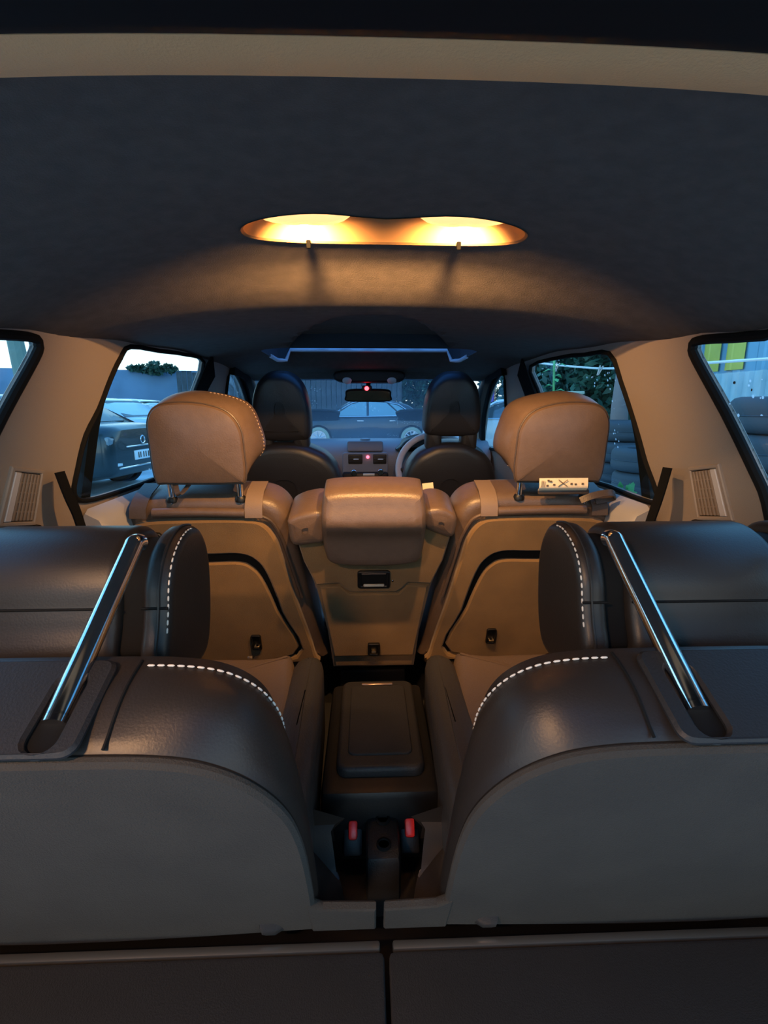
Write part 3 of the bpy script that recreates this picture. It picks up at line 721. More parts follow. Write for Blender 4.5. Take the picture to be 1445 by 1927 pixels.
# ================================================================== FRONT CABIN
def front_seat(px_c, s, bw):
    Y = 2.12
    lab = ['black front passenger seat with slim slit under its tall headrest', 'black driver seat behind the steering wheel, with wider headrest slit'][s > 0]
    cx = atY(533 if s < 0 else 848, 800, Y).x
    t = thing('front_seat', lab, 'seat', (cx, Y, .62))
    fr = Fr((cx, Y, 1.0), (1, 0, 0), (0, -.17, 1), (0, 1, .17))
    sl0, sl1 = (.262, .272) if s < 0 else (.262, .290)
    H = [(-.108, sl1 + .012), (-.116, .36), (-.108, .44), (-.085, .50), (-.045, .535), (0, .542), (.045, .535), (.085, .50), (.108, .44), (.116, .36), (.108, sl1 + .012), (.06, sl1), (-.06, sl1)]
    hr = fin('headrest', pad(H, fr, -.01, .10, .03, .008, n=5, taper=1.06), FSEAT, t)
    for k in (-1, 1):
        fin('headrest_arm', pad(rrect(k * .075 - .034, .22, k * .075 + .034, .32, .02), fr, .005, .085, .02, n=1), FSEAT, hr)
    Bk = [(-.25, -.35), (-.265, .0), (-.25, .14), (-.20, .215), (-.13, .252), (-.06, .260), (.06, .260), (.13, .252), (.20, .215), (.25, .14), (.265, .0), (.25, -.35)]
    Bk = [(a * bw, b - (.0 if abs(a) < .1 else .012)) for a, b in Bk]
    fin('backrest', pad(Bk, fr, -.02, .12, .04, .01, n=5), FSEAT, t)
    fin('cushion', pad([(cx - .25, 2.2), (cx - .26, 2.6), (cx - .2, 2.68), (cx + .2, 2.68), (cx + .26, 2.6), (cx + .25, 2.2)], Fr((0, 0, .62), (1, 0, 0), (0, 1, 0), (0, 0, 1)), 0, .16, .04), FSEAT, t)
    fin('base', rbox((cx, 2.4, .56), (.42, .45, .13), .01), BLACKP, t)
front_seat(533, -1, .93); front_seat(848, 1, .78)

# dashboard
d = thing('dashboard', 'blue-grey dashboard with raised centre panel and twin vents', 'dashboard', (0, 2.85, .6))
prof = [(3.32, 1.17), (3.05, 1.214), (2.88, 1.222), (2.80, 1.214), (2.745, 1.185), (2.715, 1.14), (2.72, 1.07), (2.78, .95), (2.88, .8), (3.32, .8)]
rings = []
for k in range(17):
    xx = -.66 + 1.32 * k / 16; sh = .05 * (abs(xx) / .66) ** 2
    rings.append([Vector((xx, min(y - sh, 3.32) if y < 3.3 else y, z)) for y, z in prof])
fin('dash_pad', loftbm(rings), DASH, d)
fa = Fr((0, 2.742, 1.18), (1, 0, 0), (0, .25, .97), (0, .97, -.25))
cxp = atY(687, 838, 2.72).x
sp = fin('screen_lid', pad(rrect(cxp - .098, -.022, cxp + .098, .036, .012), fa, -.030, .03, .006, n=1), mat('dash_lid', (.13, .145, .18), .5, bump=.3, bscale=500), d)
fv = Fr((0, 2.716, 1.12), (1, 0, 0), (0, 0, 1), (0, 1, 0))
fin('centre_panel', pad(rrect(cxp - .125, -.09, cxp + .125, .040, .015), fv, -.012, .03, .006, n=1), DASH, d)
for px0, px1 in ((655, 682), (702, 727)):
    a = atY(px0, 855, 2.70); b = atY(px1, 873, 2.70)
    v = fin('vent', pad(rrect(a.x, b.z - 1.12, b.x, a.z - 1.12, .005), fv, -.018, .0, .003, n=1), BLACKP, d)
    for k in range(3): fin('slat', rbox(((a.x + b.x) / 2, 2.697, b.z + (a.z - b.z) * (k + 1) / 4), (b.x - a.x - .008, .004, .003), .001, 1), DARKP, v)
    fin('tab', rbox(((a.x + b.x) / 2 + .004, 2.694, (a.z + b.z) / 2), (.030, .005, .005), .002, 1), mat('pale_clip', (.6, .65, .7)), v)
fin('speaker_bump', lathe([(.03, 0), (.028, .01), (.018, .013), (.002, .013)], (cxp, 2.84, 1.216), (0, 0, 1), 16), DASH, d)
p = atY(692, 860, 2.698)
fin('hazard_light', lathe([(.009, 0), (.009, .004), (.002, .006)], p, (0, -1, 0), 16), mat('pink_red_light', (.9, .1, .15), .4, emit=(1., .10, .16), estr=2.2), d)
# instrument hood
hood = [(.17, 1.20), (.21, 1.235), (.30, 1.255), (.40, 1.255), (.49, 1.235), (.53, 1.20), (.53, 1.17), (.17, 1.17)]
fin('instrument_hood', pad(hood, Fr((0, 2.66, 0), (1, 0, 0), (0, 0, 1), (0, 1, 0)), 0, .20, .02, n=4), BLACKP, d)
# climate knobs on the lower stack
fin('lower_stack', rbox((cxp, 2.70, 1.00), (.25, .08, .11), .012), BLACKP, d)
for px, py in ((666, 890), (716, 889)):
    p = atY(px, py, 2.655); fin('knob', lathe([(.018, 0), (.018, .012), (.015, .016), (.002, .016)], p + Vector((0, .012, 0)), (0, -1, 0), 18), CHROME, d)
p = atY(694, 893, 2.655); fin('button_row', rbox(p, (.062, .006, .012), .002), mat('pale_buttons', (.7, .72, .65), .4), d)

# steering wheel
wc = Vector((.335, 2.46, 1.095)); ax = Vector((0, -.90, .43)).normalized()
u = Vector((1, 0, 0)); v = ax.cross(u).normalized()
w = thing('steering_wheel', 'grey leather steering wheel in front of the driver seat', 'steering wheel', wc)
fin('rim', tubebm([wc + (u * math.cos(a) + v * math.sin(a)) * .190 for a in [2 * PI * k / 48 for k in range(48)]], .0165, 12, closed=True), mat('grey_wheel_leather', (.42, .43, .45), .4, bump=.2), w)
fin('hub', lathe([(.075, -.01), (.078, .01), (.06, .03), (.01, .036)], wc, ax, 24), DARKP, w)
for a in (0, PI, -PI / 2): fin('spoke', tubebm([wc + (u * math.cos(a) + v * math.sin(a)) * .06, wc + (u * math.cos(a) + v * math.sin(a)) * .185], .014, 8), DARKP, w)
fin('column', tubebm([wc, Vector((.335, 2.80, .93))], .045, 14), DARKP, w)

# rear-view mirror with red light, overhead console, visors
mc = atY(693, 745, 2.44)
m_ = thing('rear_view_mirror', 'wide rear-view mirror with a glowing red light above it', 'mirror', mc)
fm = Fr(mc, (1, 0, 0), (0, -.15, 1), (0, 1, .15))
mo = [(-.105, -.026), (-.110, .0), (-.098, .027), (0, .031), (.098, .027), (.110, .0), (.105, -.026), (0, -.030)]
fin('housing', pad(mo, fm, .0, .035, .010, n=5), RUBBER, m_)
fin('mirror_glass', plate([inset(ccw([Vector(p) for p in cr(mo, 5)]), .007)], fm, -.002, .001, 0), mat('mirror_face', (.55, .6, .65), .04, 1.), m_)
fin('stem', tubebm([mc + Vector((0, .02, .01)), mc + Vector((0, .05, .06)), mc + Vector((0, .05, .10))], .012, 10), BLACKP, m_)
rl = atY(690, 731, 2.425)
fin('red_light', lathe([(.010, 0), (.010, .006), (.006, .009), (.001, .010)], rl, (0, -1, 0), 16), mat('red_light', (1, .05, .05), .4, emit=(1, .015, .02), estr=14.), m_)
fin('light_pod', rbox(rl + Vector((0, .02, .002)), (.05, .036, .024), .008), BLACKP, m_)
oc = thing('overhead_console', 'dark overhead console between the sun visors', 'console', (0, 2.45, 1.5))
p = atY(695, 712, 2.42)
fin('body', pad([(-.15, -.014), (-.155, .03), (0, .04), (.155, .03), (.15, -.014), (0, -.02)], Fr(p, (1, 0, 0), (0, 0, 1), (0, 1, 0)), -.02, .12, .012, n=4), DARKP, oc)
for k in (-1, 1): fin('reading_lamp', lathe([(.022, 0), (.022, .004), (.015, .008), (.002, .009)], p + Vector((k * .105, -.016, -.010)), (0, -.6, -.8), 16), mat('pale_clip', (.6, .65, .7)), oc)
for s in (-1, 1):
    cxv = -.37 if s < 0 else .36
    tag(fin('sun_visor', pad([(cxv - .17, 2.34), (cxv + .17, 2.34), (cxv + .175, 2.46), (cxv + .15, 2.50), (cxv - .15, 2.50), (cxv - .175, 2.46)], Fr((0, 0, 0), (1, 0, 0), (0, 1, -.38), (0, .38, 1)), 2.355, 2.375, .008, n=3), DARKP), ['dark folded sun visor above the driver seat', 'dark folded sun visor above the front passenger seat'][s < 0], 'sun visor')

# windscreen, cowl and A pillars
wfrm = Fr((0, 2.52, 1.535), (1, 0, 0), (0, -.88, .47), (0, .47, .88))
ws = [(-.56, 0), (.56, 0), (.63, -.86), (-.63, -.86)]
struct(fin('window_7', plate([ws], wfrm, 0, .005, 0), GL_FRONT))
for s in (-1, 1):
    struct(fin('trim_%d' % (6 + s), tubebm([(s * .60, 2.48, 1.56), (s * .60, 2.70, 1.455), (s * .625, 2.95, 1.32), (s * .64, 3.30, 1.14)], [.035, .032, .03, .03], 10), DARKP))
struct(fin('trim_8', rbox((0, 2.50, 1.575), (1.15, .14, .05), .02, rot=Matrix.Rotation(-.25, 3, 'X')), HEADLINER))
struct(fin('wall_front', rbox((0, 3.36, .80), (1.40, .06, .72), .01), BLACKP))
bn = tag(fin('bonnet', pad([(-.72, 3.38), (.72, 3.38), (.70, 4.0), (.6, 4.35), (0, 4.42), (-.6, 4.35), (-.70, 4.0)], Fr((0, 0, 0), (1, 0, 0), (0, 1, -.04), (0, .04, 1)), 1.18, 1.26, .03, puff1=.012, n=4), mat('car_paint_bonnet', (.02, .03, .04), .25, coat=.6)), 'dark bonnet seen low beyond the windscreen', 'bonnet')

# ================================================================== OUTSIDE
GZ = .10
struct(raw('ground', [(-90, -60, GZ), (90, -60, GZ), (90, 120, GZ), (-90, 120, GZ)], [(0, 1, 2, 3)], mat('pale_wet_yard', (.46, .52, .54), .75, bump=.5, bscale=6, var=.35, vscale=.8)))
TYRE = mat('tyre_rubber', (.055, .065, .075), .7, bump=.3, bscale=60)
DUSTY = mat('dusty_tyre', (.42, .48, .36), .85)
ALLOY = mat('alloy', (.7, .73, .76), .3, .6)
CGLASS = mat('car_glass', (.02, .035, .045), .06, spec=.8)
CGLASSL = mat('pale_car_glass', (.16, .34, .42), .08, spec=.8)
LENSM = mat('pale_lamp_lens', (.75, .8, .82), .15)
TAIL = mat('tail_lamp_lens', (.35, .10, .10), .2)
PLATE = mat('white_plate', (.85, .88, .88), .5)
def make_car(label, loc, heading, col, tyre=TYRE, gl=CGLASS, group=None, detail=True, taillens=TAIL, chrome_w=True):
    h = math.radians(heading); fx = Vector((math.sin(h), math.cos(h), 0)); lx = Vector((-math.cos(h), math.sin(h), 0))
    o = Vector((loc[0], loc[1], GZ))
    def P(x, y, z): return o + fx * x + lx * y + Vector((0, 0, z))
    t = thing('parked_car', label, 'car', o, group)
    paint = mat('paint_%02d%02d%02d' % tuple(int(99 * c) for c in col), col, .25, coat=.35)
    # stations: x, half width, bottom z, shoulder z, top z
    st = [(-2.325, .66, .45, .76, .84), (-2.31, .79, .34, .84, .95), (-2.22, .85, .27, .885, 1.0), (-1.9, .875, .22, .92, 1.03), (-1.5, .885, .22, .93, 1.02), (-.9, .90, .20, .93, .965), (0, .905, .20, .92, .955), (.7, .90, .20, .90, .945), (1.15, .89, .22, .86, .955), (1.6, .87, .22, .80, .90), (2.0, .82, .24, .74, .83), (2.2, .74, .28, .66, .75), (2.30, .58, .34, .55, .64)]
    rings = []
    for x, w, zb, zs, zt in st:
        half = [(w * .80, zb), (w * .96, zb + .06), (w * .995, zb + .18), (w, (zb + zs) / 2 + .05), (w * .985, zs - .05), (w * .95, zs + .01), (w * .86, (zs + zt) / 2 + .03), (w * .55, zt - .004), (w * .2, zt)]
        rings.append([P(x, y, z) for y, z in half] + [P(x, -y, z) for y, z in half[::-1]])
    fin('body', loftbm(rings), paint, t, angle=50)
    # cabin
    cab = [(-1.72, .70, .995, .995), (-1.25, .66, .96, 1.30), (-.75, .63, .95, 1.42), (-.1, .625, .95, 1.455), (.35, .63, .94, 1.42), (.75, .66, .93, 1.22), (1.22, .70, .93, .945)]
    rings = []
    for x, w, zb, zt in cab:
        b = .85; f = (zt - .95) / .5
        wt = b + (w - b) * max(.0, min(1, f))
        half = [(b, zb - .02), (b * .985, zb + .01), (wt + (b - wt) * .35 * 0 + .02, zb + (zt - zb) * .86), (wt * .86, zt - .005), (wt * .4, zt + .012)]
        rings.append([P(x, y, z) for y, z in half] + [P(x, -y, z) for y, z in half[::-1]])
    fin('roof', loftbm(rings), paint, t, angle=50)
    def quad(name, pts, m, par=t, th=.006):
        c = sum(pts, Vector()) / len(pts); nn = (pts[1] - pts[0]).cross(pts[2] - pts[0]).normalized()
        if nn.dot(c - (o + Vector((0, 0, .6)))) < 0: nn = -nn
        vs = [p + nn * th for p in pts] + [p - nn * .05 for p in pts]; n = len(pts)
        return raw(name, vs, [list(range(n)), list(range(n, 2 * n))[::-1]] + [[i, (i + 1) % n, n + (i + 1) % n, n + i] for i in range(n)], m, par, smooth=False)
    for sy in (-1, 1):
        yb, yt = .862 * sy, .665 * sy
        for nm, pts in (('side_window', [(-1.02, .985), (-.10, .975), (-.10, 1.375), (-.62, 1.345)]), ('side_window', [(-.03, .975), (.92, .965), (.42, 1.30), (.15, 1.37), (-.03, 1.38)]), ('quarter_window', [(-1.40, .995), (-1.08, .985), (-.70, 1.33), (-.95, 1.27)])):
            Q = [P(x, yb + (yt - yb) * (z - .95) / .47 + sy * .004, z) for x, z in pts]
            wv = quad(nm, Q, gl)
        L = [(-1.46, .985), (-.5, .968), (.3, .958), (1.0, .952)]
        if chrome_w:
            fin('window_trim', tubebm([P(x, sy * .868, z) for x, z in L], .012, 6), CHROME, t)
            fin('window_trim', tubebm([P(-1.46, sy * .866, .985), P(-.98, sy * .72, 1.30), P(-.5, sy * .668, 1.40), (P(0, sy * .66, 1.415)), P(.38, sy * .685, 1.35), P(.72, sy * .76, 1.16), P(1.05, sy * .86, .955)], .012, 6), CHROME, t)
        for x in (-.80, .15): fin('door_handle', rbox(P(x, sy * .905, .83), (.20, .03, .03), .008, rot=Matrix.Rotation(PI / 2 - h, 3, 'Z')), CHROME, t)
        fin('door_mirror', rbox(P(.82, sy * .97, .99), (.11, .19, .12), .03, rot=Matrix.Rotation(PI / 2 - h, 3, 'Z')), paint, t)
        for x in (-1.36, 1.38):
            wp = P(x, sy * .80, .33); ax_ = lx * sy
            fin('wheel_arch', lathe([(.375, -.02), (.385, .098 + (.0)), (.34, .10), (.33, .02)], wp, ax_, 28), RUBBER, t)
            wh = fin('wheel', lathe([(.20, -.08), (.30, -.10), (.33, -.06), (.332, .05), (.315, .105), (.29, .118), (.235, .118), (.22, .09), (.20, .06)], wp, ax_, 32), tyre, t)
            bm = lathe([(.225, .08), (.225, .122), (.20, .122), (.20, .085), (.02, .085)], wp, ax_, 28)
            R3 = Matrix.Rotation(PI / 2 - h, 3, 'Z')
            for k in range(9):
                a = k * 2 * PI / 9; u_ = fx * math.cos(a) + Vector((0, 0, 1)) * math.sin(a)
                tubebm([wp + ax_ * .105 + u_ * .03, wp + ax_ * .112 + u_ * .205], [.026, .016], 6, bm=bm)
            fin('rim', bm, ALLOY, wh)
    # screens
    quad('rear_screen', [P(-1.66, -.60, 1.045), P(-1.66, .60, 1.045), P(-1.02, .50, 1.385), P(-1.02, -.50, 1.385)], gl)
    quad('windscreen', [P(1.12, -.66, .99), P(1.12, .66, .99), P(.46, .52, 1.385), P(.46, -.52, 1.385)], gl)
    if detail:
        R3 = Matrix.Rotation(PI / 2 - h, 3, 'Z')
        for sy in (-1, 1):
            fin('tail_lamp', rbox(P(-2.262, sy * .67, .80), (.11, .26, .13), .03, rot=R3), taillens, t)
            fin('headlamp', rbox(P(2.14, sy * .62, .64), (.22, .26, .12), .03, rot=R3), LENSM, t)
            fin('reflector', rbox(P(-2.30, sy * .60, .46), (.05, .12, .05), .01, rot=R3), LENSM, t)
        pl = fin('number_plate', rbox(P(-2.325, 0, .56), (.03, .50, .14), .004, rot=R3), PLATE, t)
        bm = bmesh.new()
        for y in (-.16, -.10, -.03, .03, .11, .16): rbox(P(-2.343, y, .56), (.004, .022, .085), .0, rot=R3, bm=bm)
        fin('plate_marks', bm, INK, pl)
        fin('boot_strip', rbox(P(-2.32, 0, .70), (.03, .85, .025), .008, rot=R3), CHROME, t)
        fin('badge', tubebm([P(-2.328, .055 * math.cos(a), .785 + .055 * math.sin(a)) for a in [2 * PI * k / 20 for k in range(20)]], .010, 6, closed=True), CHROME, t)
        fin('bumper_strip', rbox(P(-2.30, 0, .40), (.05, 1.25, .03), .012, rot=R3), CHROME, t)
    return t
def gpos(px, dist):   # ground position along a pixel column at a forward distance
    p = atY(px, 800, dist); return (p.x, p.y)
def park(label, px, dist, hd, col, **k):    # tail end at the pixel column
    f = Vector((math.sin(math.radians(hd)), math.cos(math.radians(hd)), 0))
    c = Vector((atY(px, 800, dist).x, dist, 0)) + f * 2.0
    return make_car(label, (c.x, c.y), hd, col, **k)
park('dark green-black sedan showing white number plate and ring badge', 228, 7.9, -82, (.015, .03, .035), taillens=mat('smoked_lens', (.20, .25, .28), .15))
park('silver sedan parked right beside the dark sedan with number plate', 300, 11.4, -72, (.55, .66, .72))
park('white sedan furthest from dark sedan in the parked row of three', 345, 14.8, -72, (.70, .78, .82))
fs = atY(688, 800, 15.6)
make_car('dark sedan parked broadside beyond the windscreen with dusty wheels', (fs.x, 15.6), -90, (.02, .036, .05), tyre=DUSTY, gl=CGLASSL)
fr_ = atY(952, 800, 9.5)
make_car('white car with big door mirror outside the driver door window', (3.85, 13.3), -72, (.82, .86, .86))
fl_ = atY(440, 800, 17)
make_car('pale silver car seen through the front passenger door window', (fl_.x - 1.2, 19.0), -75, (.66, .74, .78))

# left: long blue-grey wall with shrubs on top
BW = mat('blue_grey_render', (.13, .22, .32), .9, var=.15, vscale=.6)
tag(fin('boundary_wall', rbox((-16, 30, GZ + 1.62), (30, .4, 3.25), .02, rot=Matrix.Rotation(math.radians(12), 3, 'Z')), BW), 'long blue-grey wall behind the row of three parked cars', 'wall')
LEAFC = {}
def leaves(name, blobs, m, par, size=.12, seed=1):
    rnd = random.Random(seed); vs, fs = [], []
    for (cx, cy, cz, rx, ry, rz, n) in blobs:
        for i in range(n):
            a = Vector((rnd.gauss(0, 1), rnd.gauss(0, 1), rnd.gauss(0, 1))).normalized() * (rnd.random() ** .4)
            p = Vector((cx + a.x * rx, cy + a.y * ry, cz + a.z * rz)); s = size * rnd.uniform(.6, 1.3)
            u = Vector((rnd.gauss(0, 1), rnd.gauss(0, 1), rnd.gauss(0, 1))).normalized(); w = u.cross(Vector((rnd.gauss(0, 1), rnd.gauss(0, 1), rnd.gauss(0, 1)))).normalized()
            b = len(vs); vs += [p - u * s, p + w * s * .5, p + u * s, p - w * s * .5 + Vector((0, 0, s * .1))]; fs.append((b, b + 1, b + 2, b + 3))
    me = bpy.data.meshes.new(name); me.from_pydata([tuple(v) for v in vs], [], fs)
    o_ = link(name, me, m, par, smooth=False); return o_
LEAF1 = mat('dark_leaf', (.020, .075, .045), .6, var=.4, vscale=3)
LEAF1B = mat('teal_leaf', (.028, .105, .085), .6, var=.4, vscale=3)
LEAF2 = mat('mid_leaf', (.05, .17, .08), .6, var=.3, vscale=3)
LEAF3 = mat('fresh_leaf', (.12, .42, .14), .5, var=.2, vscale=5)
BARK = mat('dark_bark', (.06, .05, .04), .9, bump=.6, bscale=30)
PBARK = mat('pale_bark', (.24, .19, .18), .9, bump=.6, bscale=30)
def tree(name, label, base, hgt, r, m, blobs, bark=BARK, size=.13, seed=1, group=None, tr=.12):
    b = Vector(base); t = thing(name, label, 'tree', b, group)
    pth = cr([b - Vector((0, 0, .05)), b + Vector((.05, 0, hgt * .3)), b + Vector((-.05, .05, hgt * .6)), b + Vector((.04, 0, hgt * .9))], 4, False)
    fin('trunk', tubebm(pth, [tr * (1 - .6 * i / len(pth)) for i in range(len(pth))], 9), bark, t)
    leaves('foliage', [(b.x + x, b.y + y, b.z + z, a, c_, d_, n) for x, y, z, a, c_, d_, n in blobs], m, t, size, seed)
    return t
q = atY(385, 700, 22)
tree('tree', 'leafy tree at the end of blue-grey wall', (q.x + .4, 22, GZ), 5, 1, LEAF2, [(0, 0, 5.3, 1.8, 1.5, 2.1, 1400)], size=.16, seed=3)
for i, px in enumerate((262, 280, 296, 310, 322)):
    q = atY(px, 700, 30.5)
    tb = fin('wall_shrub', bmesh.new(), None) if False else leaves('wall_shrub', [(q.x, 30.2, GZ + 3.25 + .06, .5, .35, .16 + .12 * (i % 3), 150)], LEAF1, None, .16, 20 + i)
    tag(tb, 'low dark shrub growing along the top of the blue-grey wall', 'shrub', 'shrubs on the wall top')
q = atY(30, 660, 5.6)
tree('tree', 'thin tree with grey-green trunk outside window beside blank sky', (q.x, 5.6, GZ), 4.2, 1, LEAF2, [(.15, 0, 3.6, .8, .7, .8, 500)], bark=mat('grey_green_bark', (.16, .22, .18), .9, bump=.5, bscale=20), size=.08, seed=5, tr=.11)
# front: dark plank fence and trees
fe = thing('plank_fence', 'dark weathered plank fence behind the sedan beyond windscreen', 'fence', (-3, 21, GZ))
FP = mat('weathered_planks', (.05, .065, .075), .9, var=.4, vscale=2)
pm = None
for k in range(44):
    hgt = 2.55 + .12 * random.random()
    if pm is None:
        po = fin('plank', rbox((0, 0, 1.3), (.19, .035, 2.6), .006, 1), FP, fe); pm = po.data; po.matrix_parent_inverse = Matrix.Identity(4)
    else:
        po = bpy.data.objects.new('plank', pm); COL.objects.link(po); po.parent = fe
    po.location = (-4.6 + .208 * k, random.uniform(-.015, .015), 0); po.scale = (1, 1, hgt / 2.6)
for i, px in enumerate((590, 690, 790)):
    q = atY(px, 700, 23.5 + (i % 2) * 3.6)
    tree('tree', 'tall dark tree behind the plank fence beyond windscreen', (q.x, 23.5 + (i % 2) * 3.6, GZ), 6, 1, LEAF1, [(0, 0, 2.6, 2.0, 1.5, 2.0, 4200), (0, 0, 5.0, 2.0, 1.5, 2.2, 3600)], size=.15, seed=40 + i, group='trees behind the fence')
# right: dense trees, tyre stacks, corrugated wall, clothes line
for i, (px, Y) in enumerate(((1015, 9.3), (1080, 8.3), (1140, 7.5), (1200, 8.3), (1040, 11.0), (1112, 10.2), (1180, 10.6), (985, 18))):
    q = atY(px, 700, Y)
    tree('tree', ['dense dark green tree behind the clothes line', 'dense dark green tree beyond the white car'][px < 1000], (q.x, Y, GZ), 4, 1, [LEAF1, LEAF1B][i % 2], [(0, 0, 1.0, .62, .48, 1.0, 1500), (.03, 0, 2.3, .66, .5, 1.2, 2300), (0, .0, 3.8, .66, .5, 1.2, 1300)] if px > 1000 else [(0, 0, 2.5, 1.8, 1.5, 2.4, 2600)], size=.075 if px > 1000 else .14, seed=60 + i, group='trees behind the clothes line' if px >= 1000 else None)
q = atY(1168, 760, 6.0)
pt = tag(fin('post_stump', tubebm(cr([(q.x, 6.0, GZ), (q.x + .02, 6.0, .9), (q.x - .02, 5.98, 1.4), (q.x + .01, 6.0, 1.85)], 4, False), [.11, .11, .11, .11, .105, .10, .10, .10, .095, .09, .09, .09, .08], 10), PBARK), 'pale bare tree stump standing in front of dark trees', 'stump')
def tyre_stack(x, y, n, lab, grp, r=.33):
    prof = [(.19, .02), (.20, .0), (.27, -.012), (r - .03, .0), (r - .005, .03), (r, .06), (r - .006, .095), (r, .10), (r - .006, .105), (r, .14), (r - .005, .175), (r - .03, .205), (.27, .215), (.20, .205), (.19, .19)]
    base = None
    ORD = ['topmost', 'second from top', 'third from top', 'fourth from top', 'fifth from top', 'bottom']
    for k in range(n):
        p = Vector((x + random.uniform(-.02, .02), y + random.uniform(-.02, .02), GZ + .012 + k * .2272))
        if k == 0:
            prf = prof + [prof[0]]
            base = fin('tyre', lathe(prf, (0, 0, 0), (0, 0, 1), 32), TYRE); ob = base
        else: ob = bpy.data.objects.new('tyre', base.data); COL.objects.link(ob)
        ob.location = p; tag(ob, (ORD[-1] if k == 0 else ORD[n - 1 - k]) + ' ' + lab, 'tyre', grp)
q = atY(1448, 860, 3.05)
tyre_stack(q.x + .06, 3.05, 6, 'worn tyre of the stack against corrugated wall', 'tyres stacked by corrugated wall')
for i, (px, Y) in enumerate(((1225, 4.7), (1160, 5.6), (1095, 6.6))):
    q = atY(px, 860, Y)
    tyre_stack(q.x, Y, 5 if i else 4, ['dusty tyre of stack between corrugated wall and window post', 'dusty tyre of stack in front of the bare stump', 'dusty tyre of stack below the cream storage box'][i], 'tyres stacked beneath trees', .34)
q = atY(1180, 905, 4.0)
wd = leaves('weed', [(q.x, 4.0, GZ + .33, .10, .10, .36, 140)], LEAF3, None, .07, 90); tag(wd, 'small bright green weed growing in front of the tyres', 'weed')
q = atY(1043, 720, 5.2)
vt = thing('climbing_plant', 'tall bright leafy shoot rising beside the clothes line', 'plant', (q.x, 5.2, GZ))
fin('stem', tubebm([(q.x, 5.2, GZ), (q.x + .03, 5.2, 1.0), (q.x - .02, 5.2, 1.9)], .012, 6), LEAF3, vt)
vl = None
for k in range(22):
    z = .9 + k * .05; a = k * 2.4; c = Vector((q.x, 5.2, z)); dirv = Vector((math.cos(a), math.sin(a), .15)); sd = dirv.cross(Vector((0, 0, 1))).normalized()
    raw('leaf', [c, c + dirv * .07 + sd * .03, c + dirv * .14 - Vector((0, 0, .04)), c + dirv * .07 - sd * .03, c + dirv * .07 + Vector((0, 0, .012))], [(0, 1, 4), (1, 2, 4), (2, 3, 4), (3, 0, 4)], LEAF3, vt, smooth=False)
# crate
q = atY(1072, 752, 7.25)
cb = thing('storage_box', 'cream storage box on a dark stand below the trees', 'box', (q.x, 7.25, GZ))
fin('box', rbox((q.x, 7.25, 1.42), (.28, .25, .28), .02), mat('cream_box', (.62, .66, .50), .6), cb); fin('lid', rbox((q.x, 7.25, 1.575), (.31, .27, .04), .01), mat('cream_box', (.62, .66, .50)), cb)
fin('stand', rbox((q.x, 7.25, .69), (.34, .3, 1.18), .02), BARK, cb)
# clothes line and pegs
a = atY(1010, 683, 5.6); b = atY(1160, 693, 5.0); c2 = atY(1450, 675, 3.2)
pts = cr([a + (a - b) * .6, a, a.lerp(b, .5) + Vector((0, 0, -.012)), b, c2, c2 + (c2 - b) * .5], 8, False)
tag(fin('clothes_line', tubebm(pts, .011, 6), mat('white_cord', (.85, .88, .88), .6)), 'white clothes line cord sagging in front of trees and corrugated wall', 'clothes line')
for i, f in enumerate((.27, .81)):
    p = a.lerp(b, f) + Vector((0, 0, -.012))
    pg = thing('clothes_peg', ['wooden peg on the clothes line near the leafy shoot', 'wooden peg on the clothes line near the bare stump'][i], 'peg', p)
    WP = mat('peg_wood', (.55, .45, .38), .7)
    for k in (-1, 1): fin('peg_leg', rbox(p + Vector((k * .010, 0, -.02)), (.012, .016, .10), .003, 1, rot=Matrix.Rotation(.35 + k * .12, 3, 'Y')), WP, pg)
    fin('spring', lathe([(.010, -.012), (.010, .012)], p, (0, 1, 0), 10), CHROME, pg)
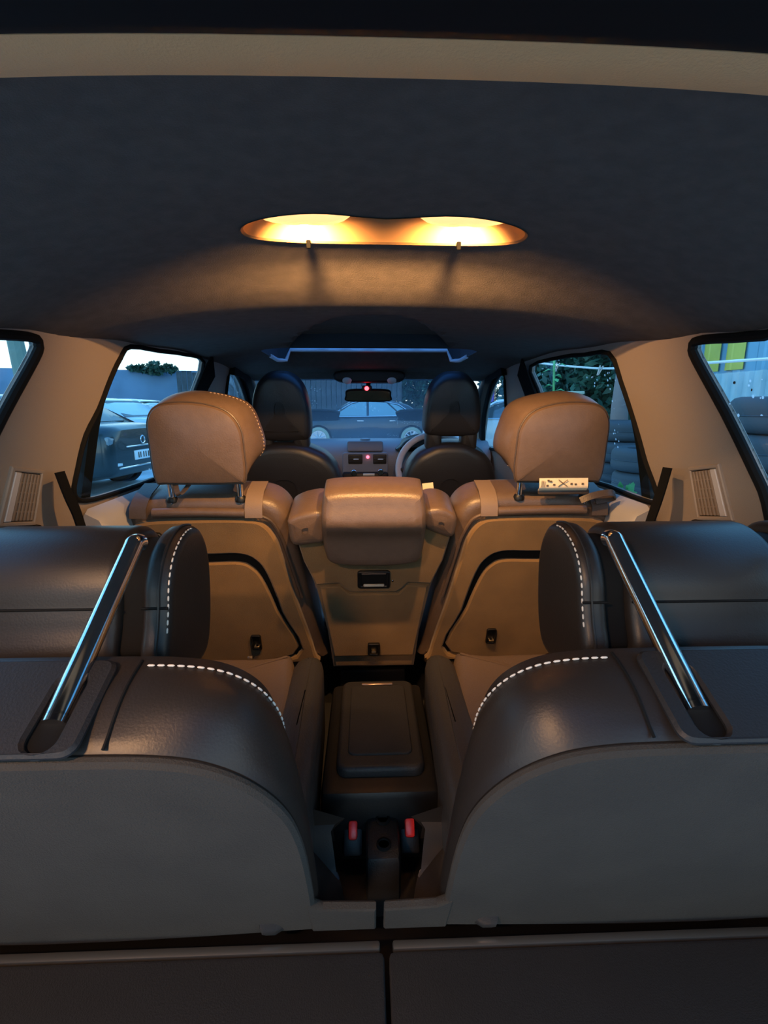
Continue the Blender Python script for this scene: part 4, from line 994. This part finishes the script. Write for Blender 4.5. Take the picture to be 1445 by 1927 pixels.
# corrugated wall, running along the car's side
cw = thing('corrugated_wall', 'pale blue corrugated metal wall with two yellow upper panels', 'wall', (4.2, 4, GZ))
SH = mat('pale_blue_sheet', (.42, .60, .66), .5, .2, var=.12, vscale=2); SH2 = mat('blue_sheet', (.16, .36, .50), .5, .2, var=.15, vscale=2); YEL = mat('yellow_sheet', (.55, .55, .10), .5, var=.1, vscale=3)
O_ = Vector((4.2, 1.2, 0)); DIR = Vector((0, 1, 0)); NRM = Vector((-1, 0, 0))
def sheet(u0, u1, z0, z1, m, name='corrugated_sheet', off=0., period=.18, amp=.045):
    prof = []; u_ = u0
    while u_ < u1 - 1e-4:
        for f, hh in ((0, 0), (.62, 0), (.70, 1), (.90, 1), (.98, 0)):
            uu = u_ + f * period
            if uu <= u1: prof.append((uu, hh * amp))
        u_ += period
    prof.append((u1, 0)); vs = []; n = len(prof)
    for z in (z0, z1):
        for uu, hh in prof: vs.append(O_ + DIR * uu + NRM * (hh + off) + Vector((0, 0, z)))
    for z in (z0, z1):
        for uu, hh in prof: vs.append(O_ + DIR * uu + NRM * (hh + off - .004) + Vector((0, 0, z)))
    fs = []
    for i in range(n - 1):
        fs += [(i, i + 1, n + i + 1, n + i), (2 * n + i, 3 * n + i, 3 * n + i + 1, 2 * n + i + 1), (i, 2 * n + i, 2 * n + i + 1, i + 1), (n + i, n + i + 1, 3 * n + i + 1, 3 * n + i)]
    return raw(name, vs, fs, m, cw, smooth=False)
for k in range(7): sheet(-1 + k * 1.05, .05 + k * 1.05, 1.34, 1.77, SH, off=.01)
for k in range(7): sheet(-1 + k * 1.05, .05 + k * 1.05, GZ, 1.26, SH, off=.0)
for k in range(7): sheet(-1 + k * 1.05, .05 + k * 1.05, 1.74, 3.0, SH2, off=-.012, period=.35, amp=.012)
for u0 in (4.40, 4.80): sheet(u0, u0 + .29, 1.80, 2.34, YEL, 'yellow_panel', off=.01, period=.29, amp=.006)
fin('rail', rbox(O_ + DIR * 2.67 + Vector((-.03, 0, 1.30)), (.06, 7.3, .08), .01), mat('dark_rail', (.06, .09, .10), .6), cw)
for i in range(9):
    p = O_ + DIR * (2.6 + .27 * i) + NRM * .012 + Vector((0, 0, 1.48 + .22 * ((i * 37) % 5) / 5))
    fin('bolt_hole', lathe([(.016, 0), (.016, .006), (.002, .008)], p, NRM, 10), RUBBER, cw)
tag(fin('overhead_cable', tubebm([(2.9, 3.6, 2.35), (3.2, 2.9, 1.98), (3.6, 2.1, 1.3)], .006, 6), RUBBER), 'thin dark cable slanting across the corrugated wall', 'cable')
# purple cloth on a thin pole beyond the white car
q = atY(925, 752, 15.5)
pcl = thing('hanging_cloth', 'purple cloth hung on a thin pole above the white car', 'cloth', (q.x, 15.5, GZ))
fin('pole', tubebm([(q.x + .1, 15.5, GZ), (q.x + .1, 15.5, 2.3)], .02, 8), mat('orange_pole', (.4, .2, .12), .7), pcl)
fin('cloth', raw('t', [], [], None).data and loftbm([[Vector((q.x - .22 + .06 * k, 15.5 + .03 * (k % 2), z)) for k in range(6)] + [Vector((q.x - .22 + .06 * k, 15.52 + .03 * (k % 2), z)) for k in range(5, -1, -1)] for z in (1.35, 1.6, 1.8)]), mat('purple_cloth', (.24, .16, .62), .8), pcl)
for ob in [o_ for o_ in bpy.data.objects if o_.name == 't']: bpy.data.objects.remove(ob)
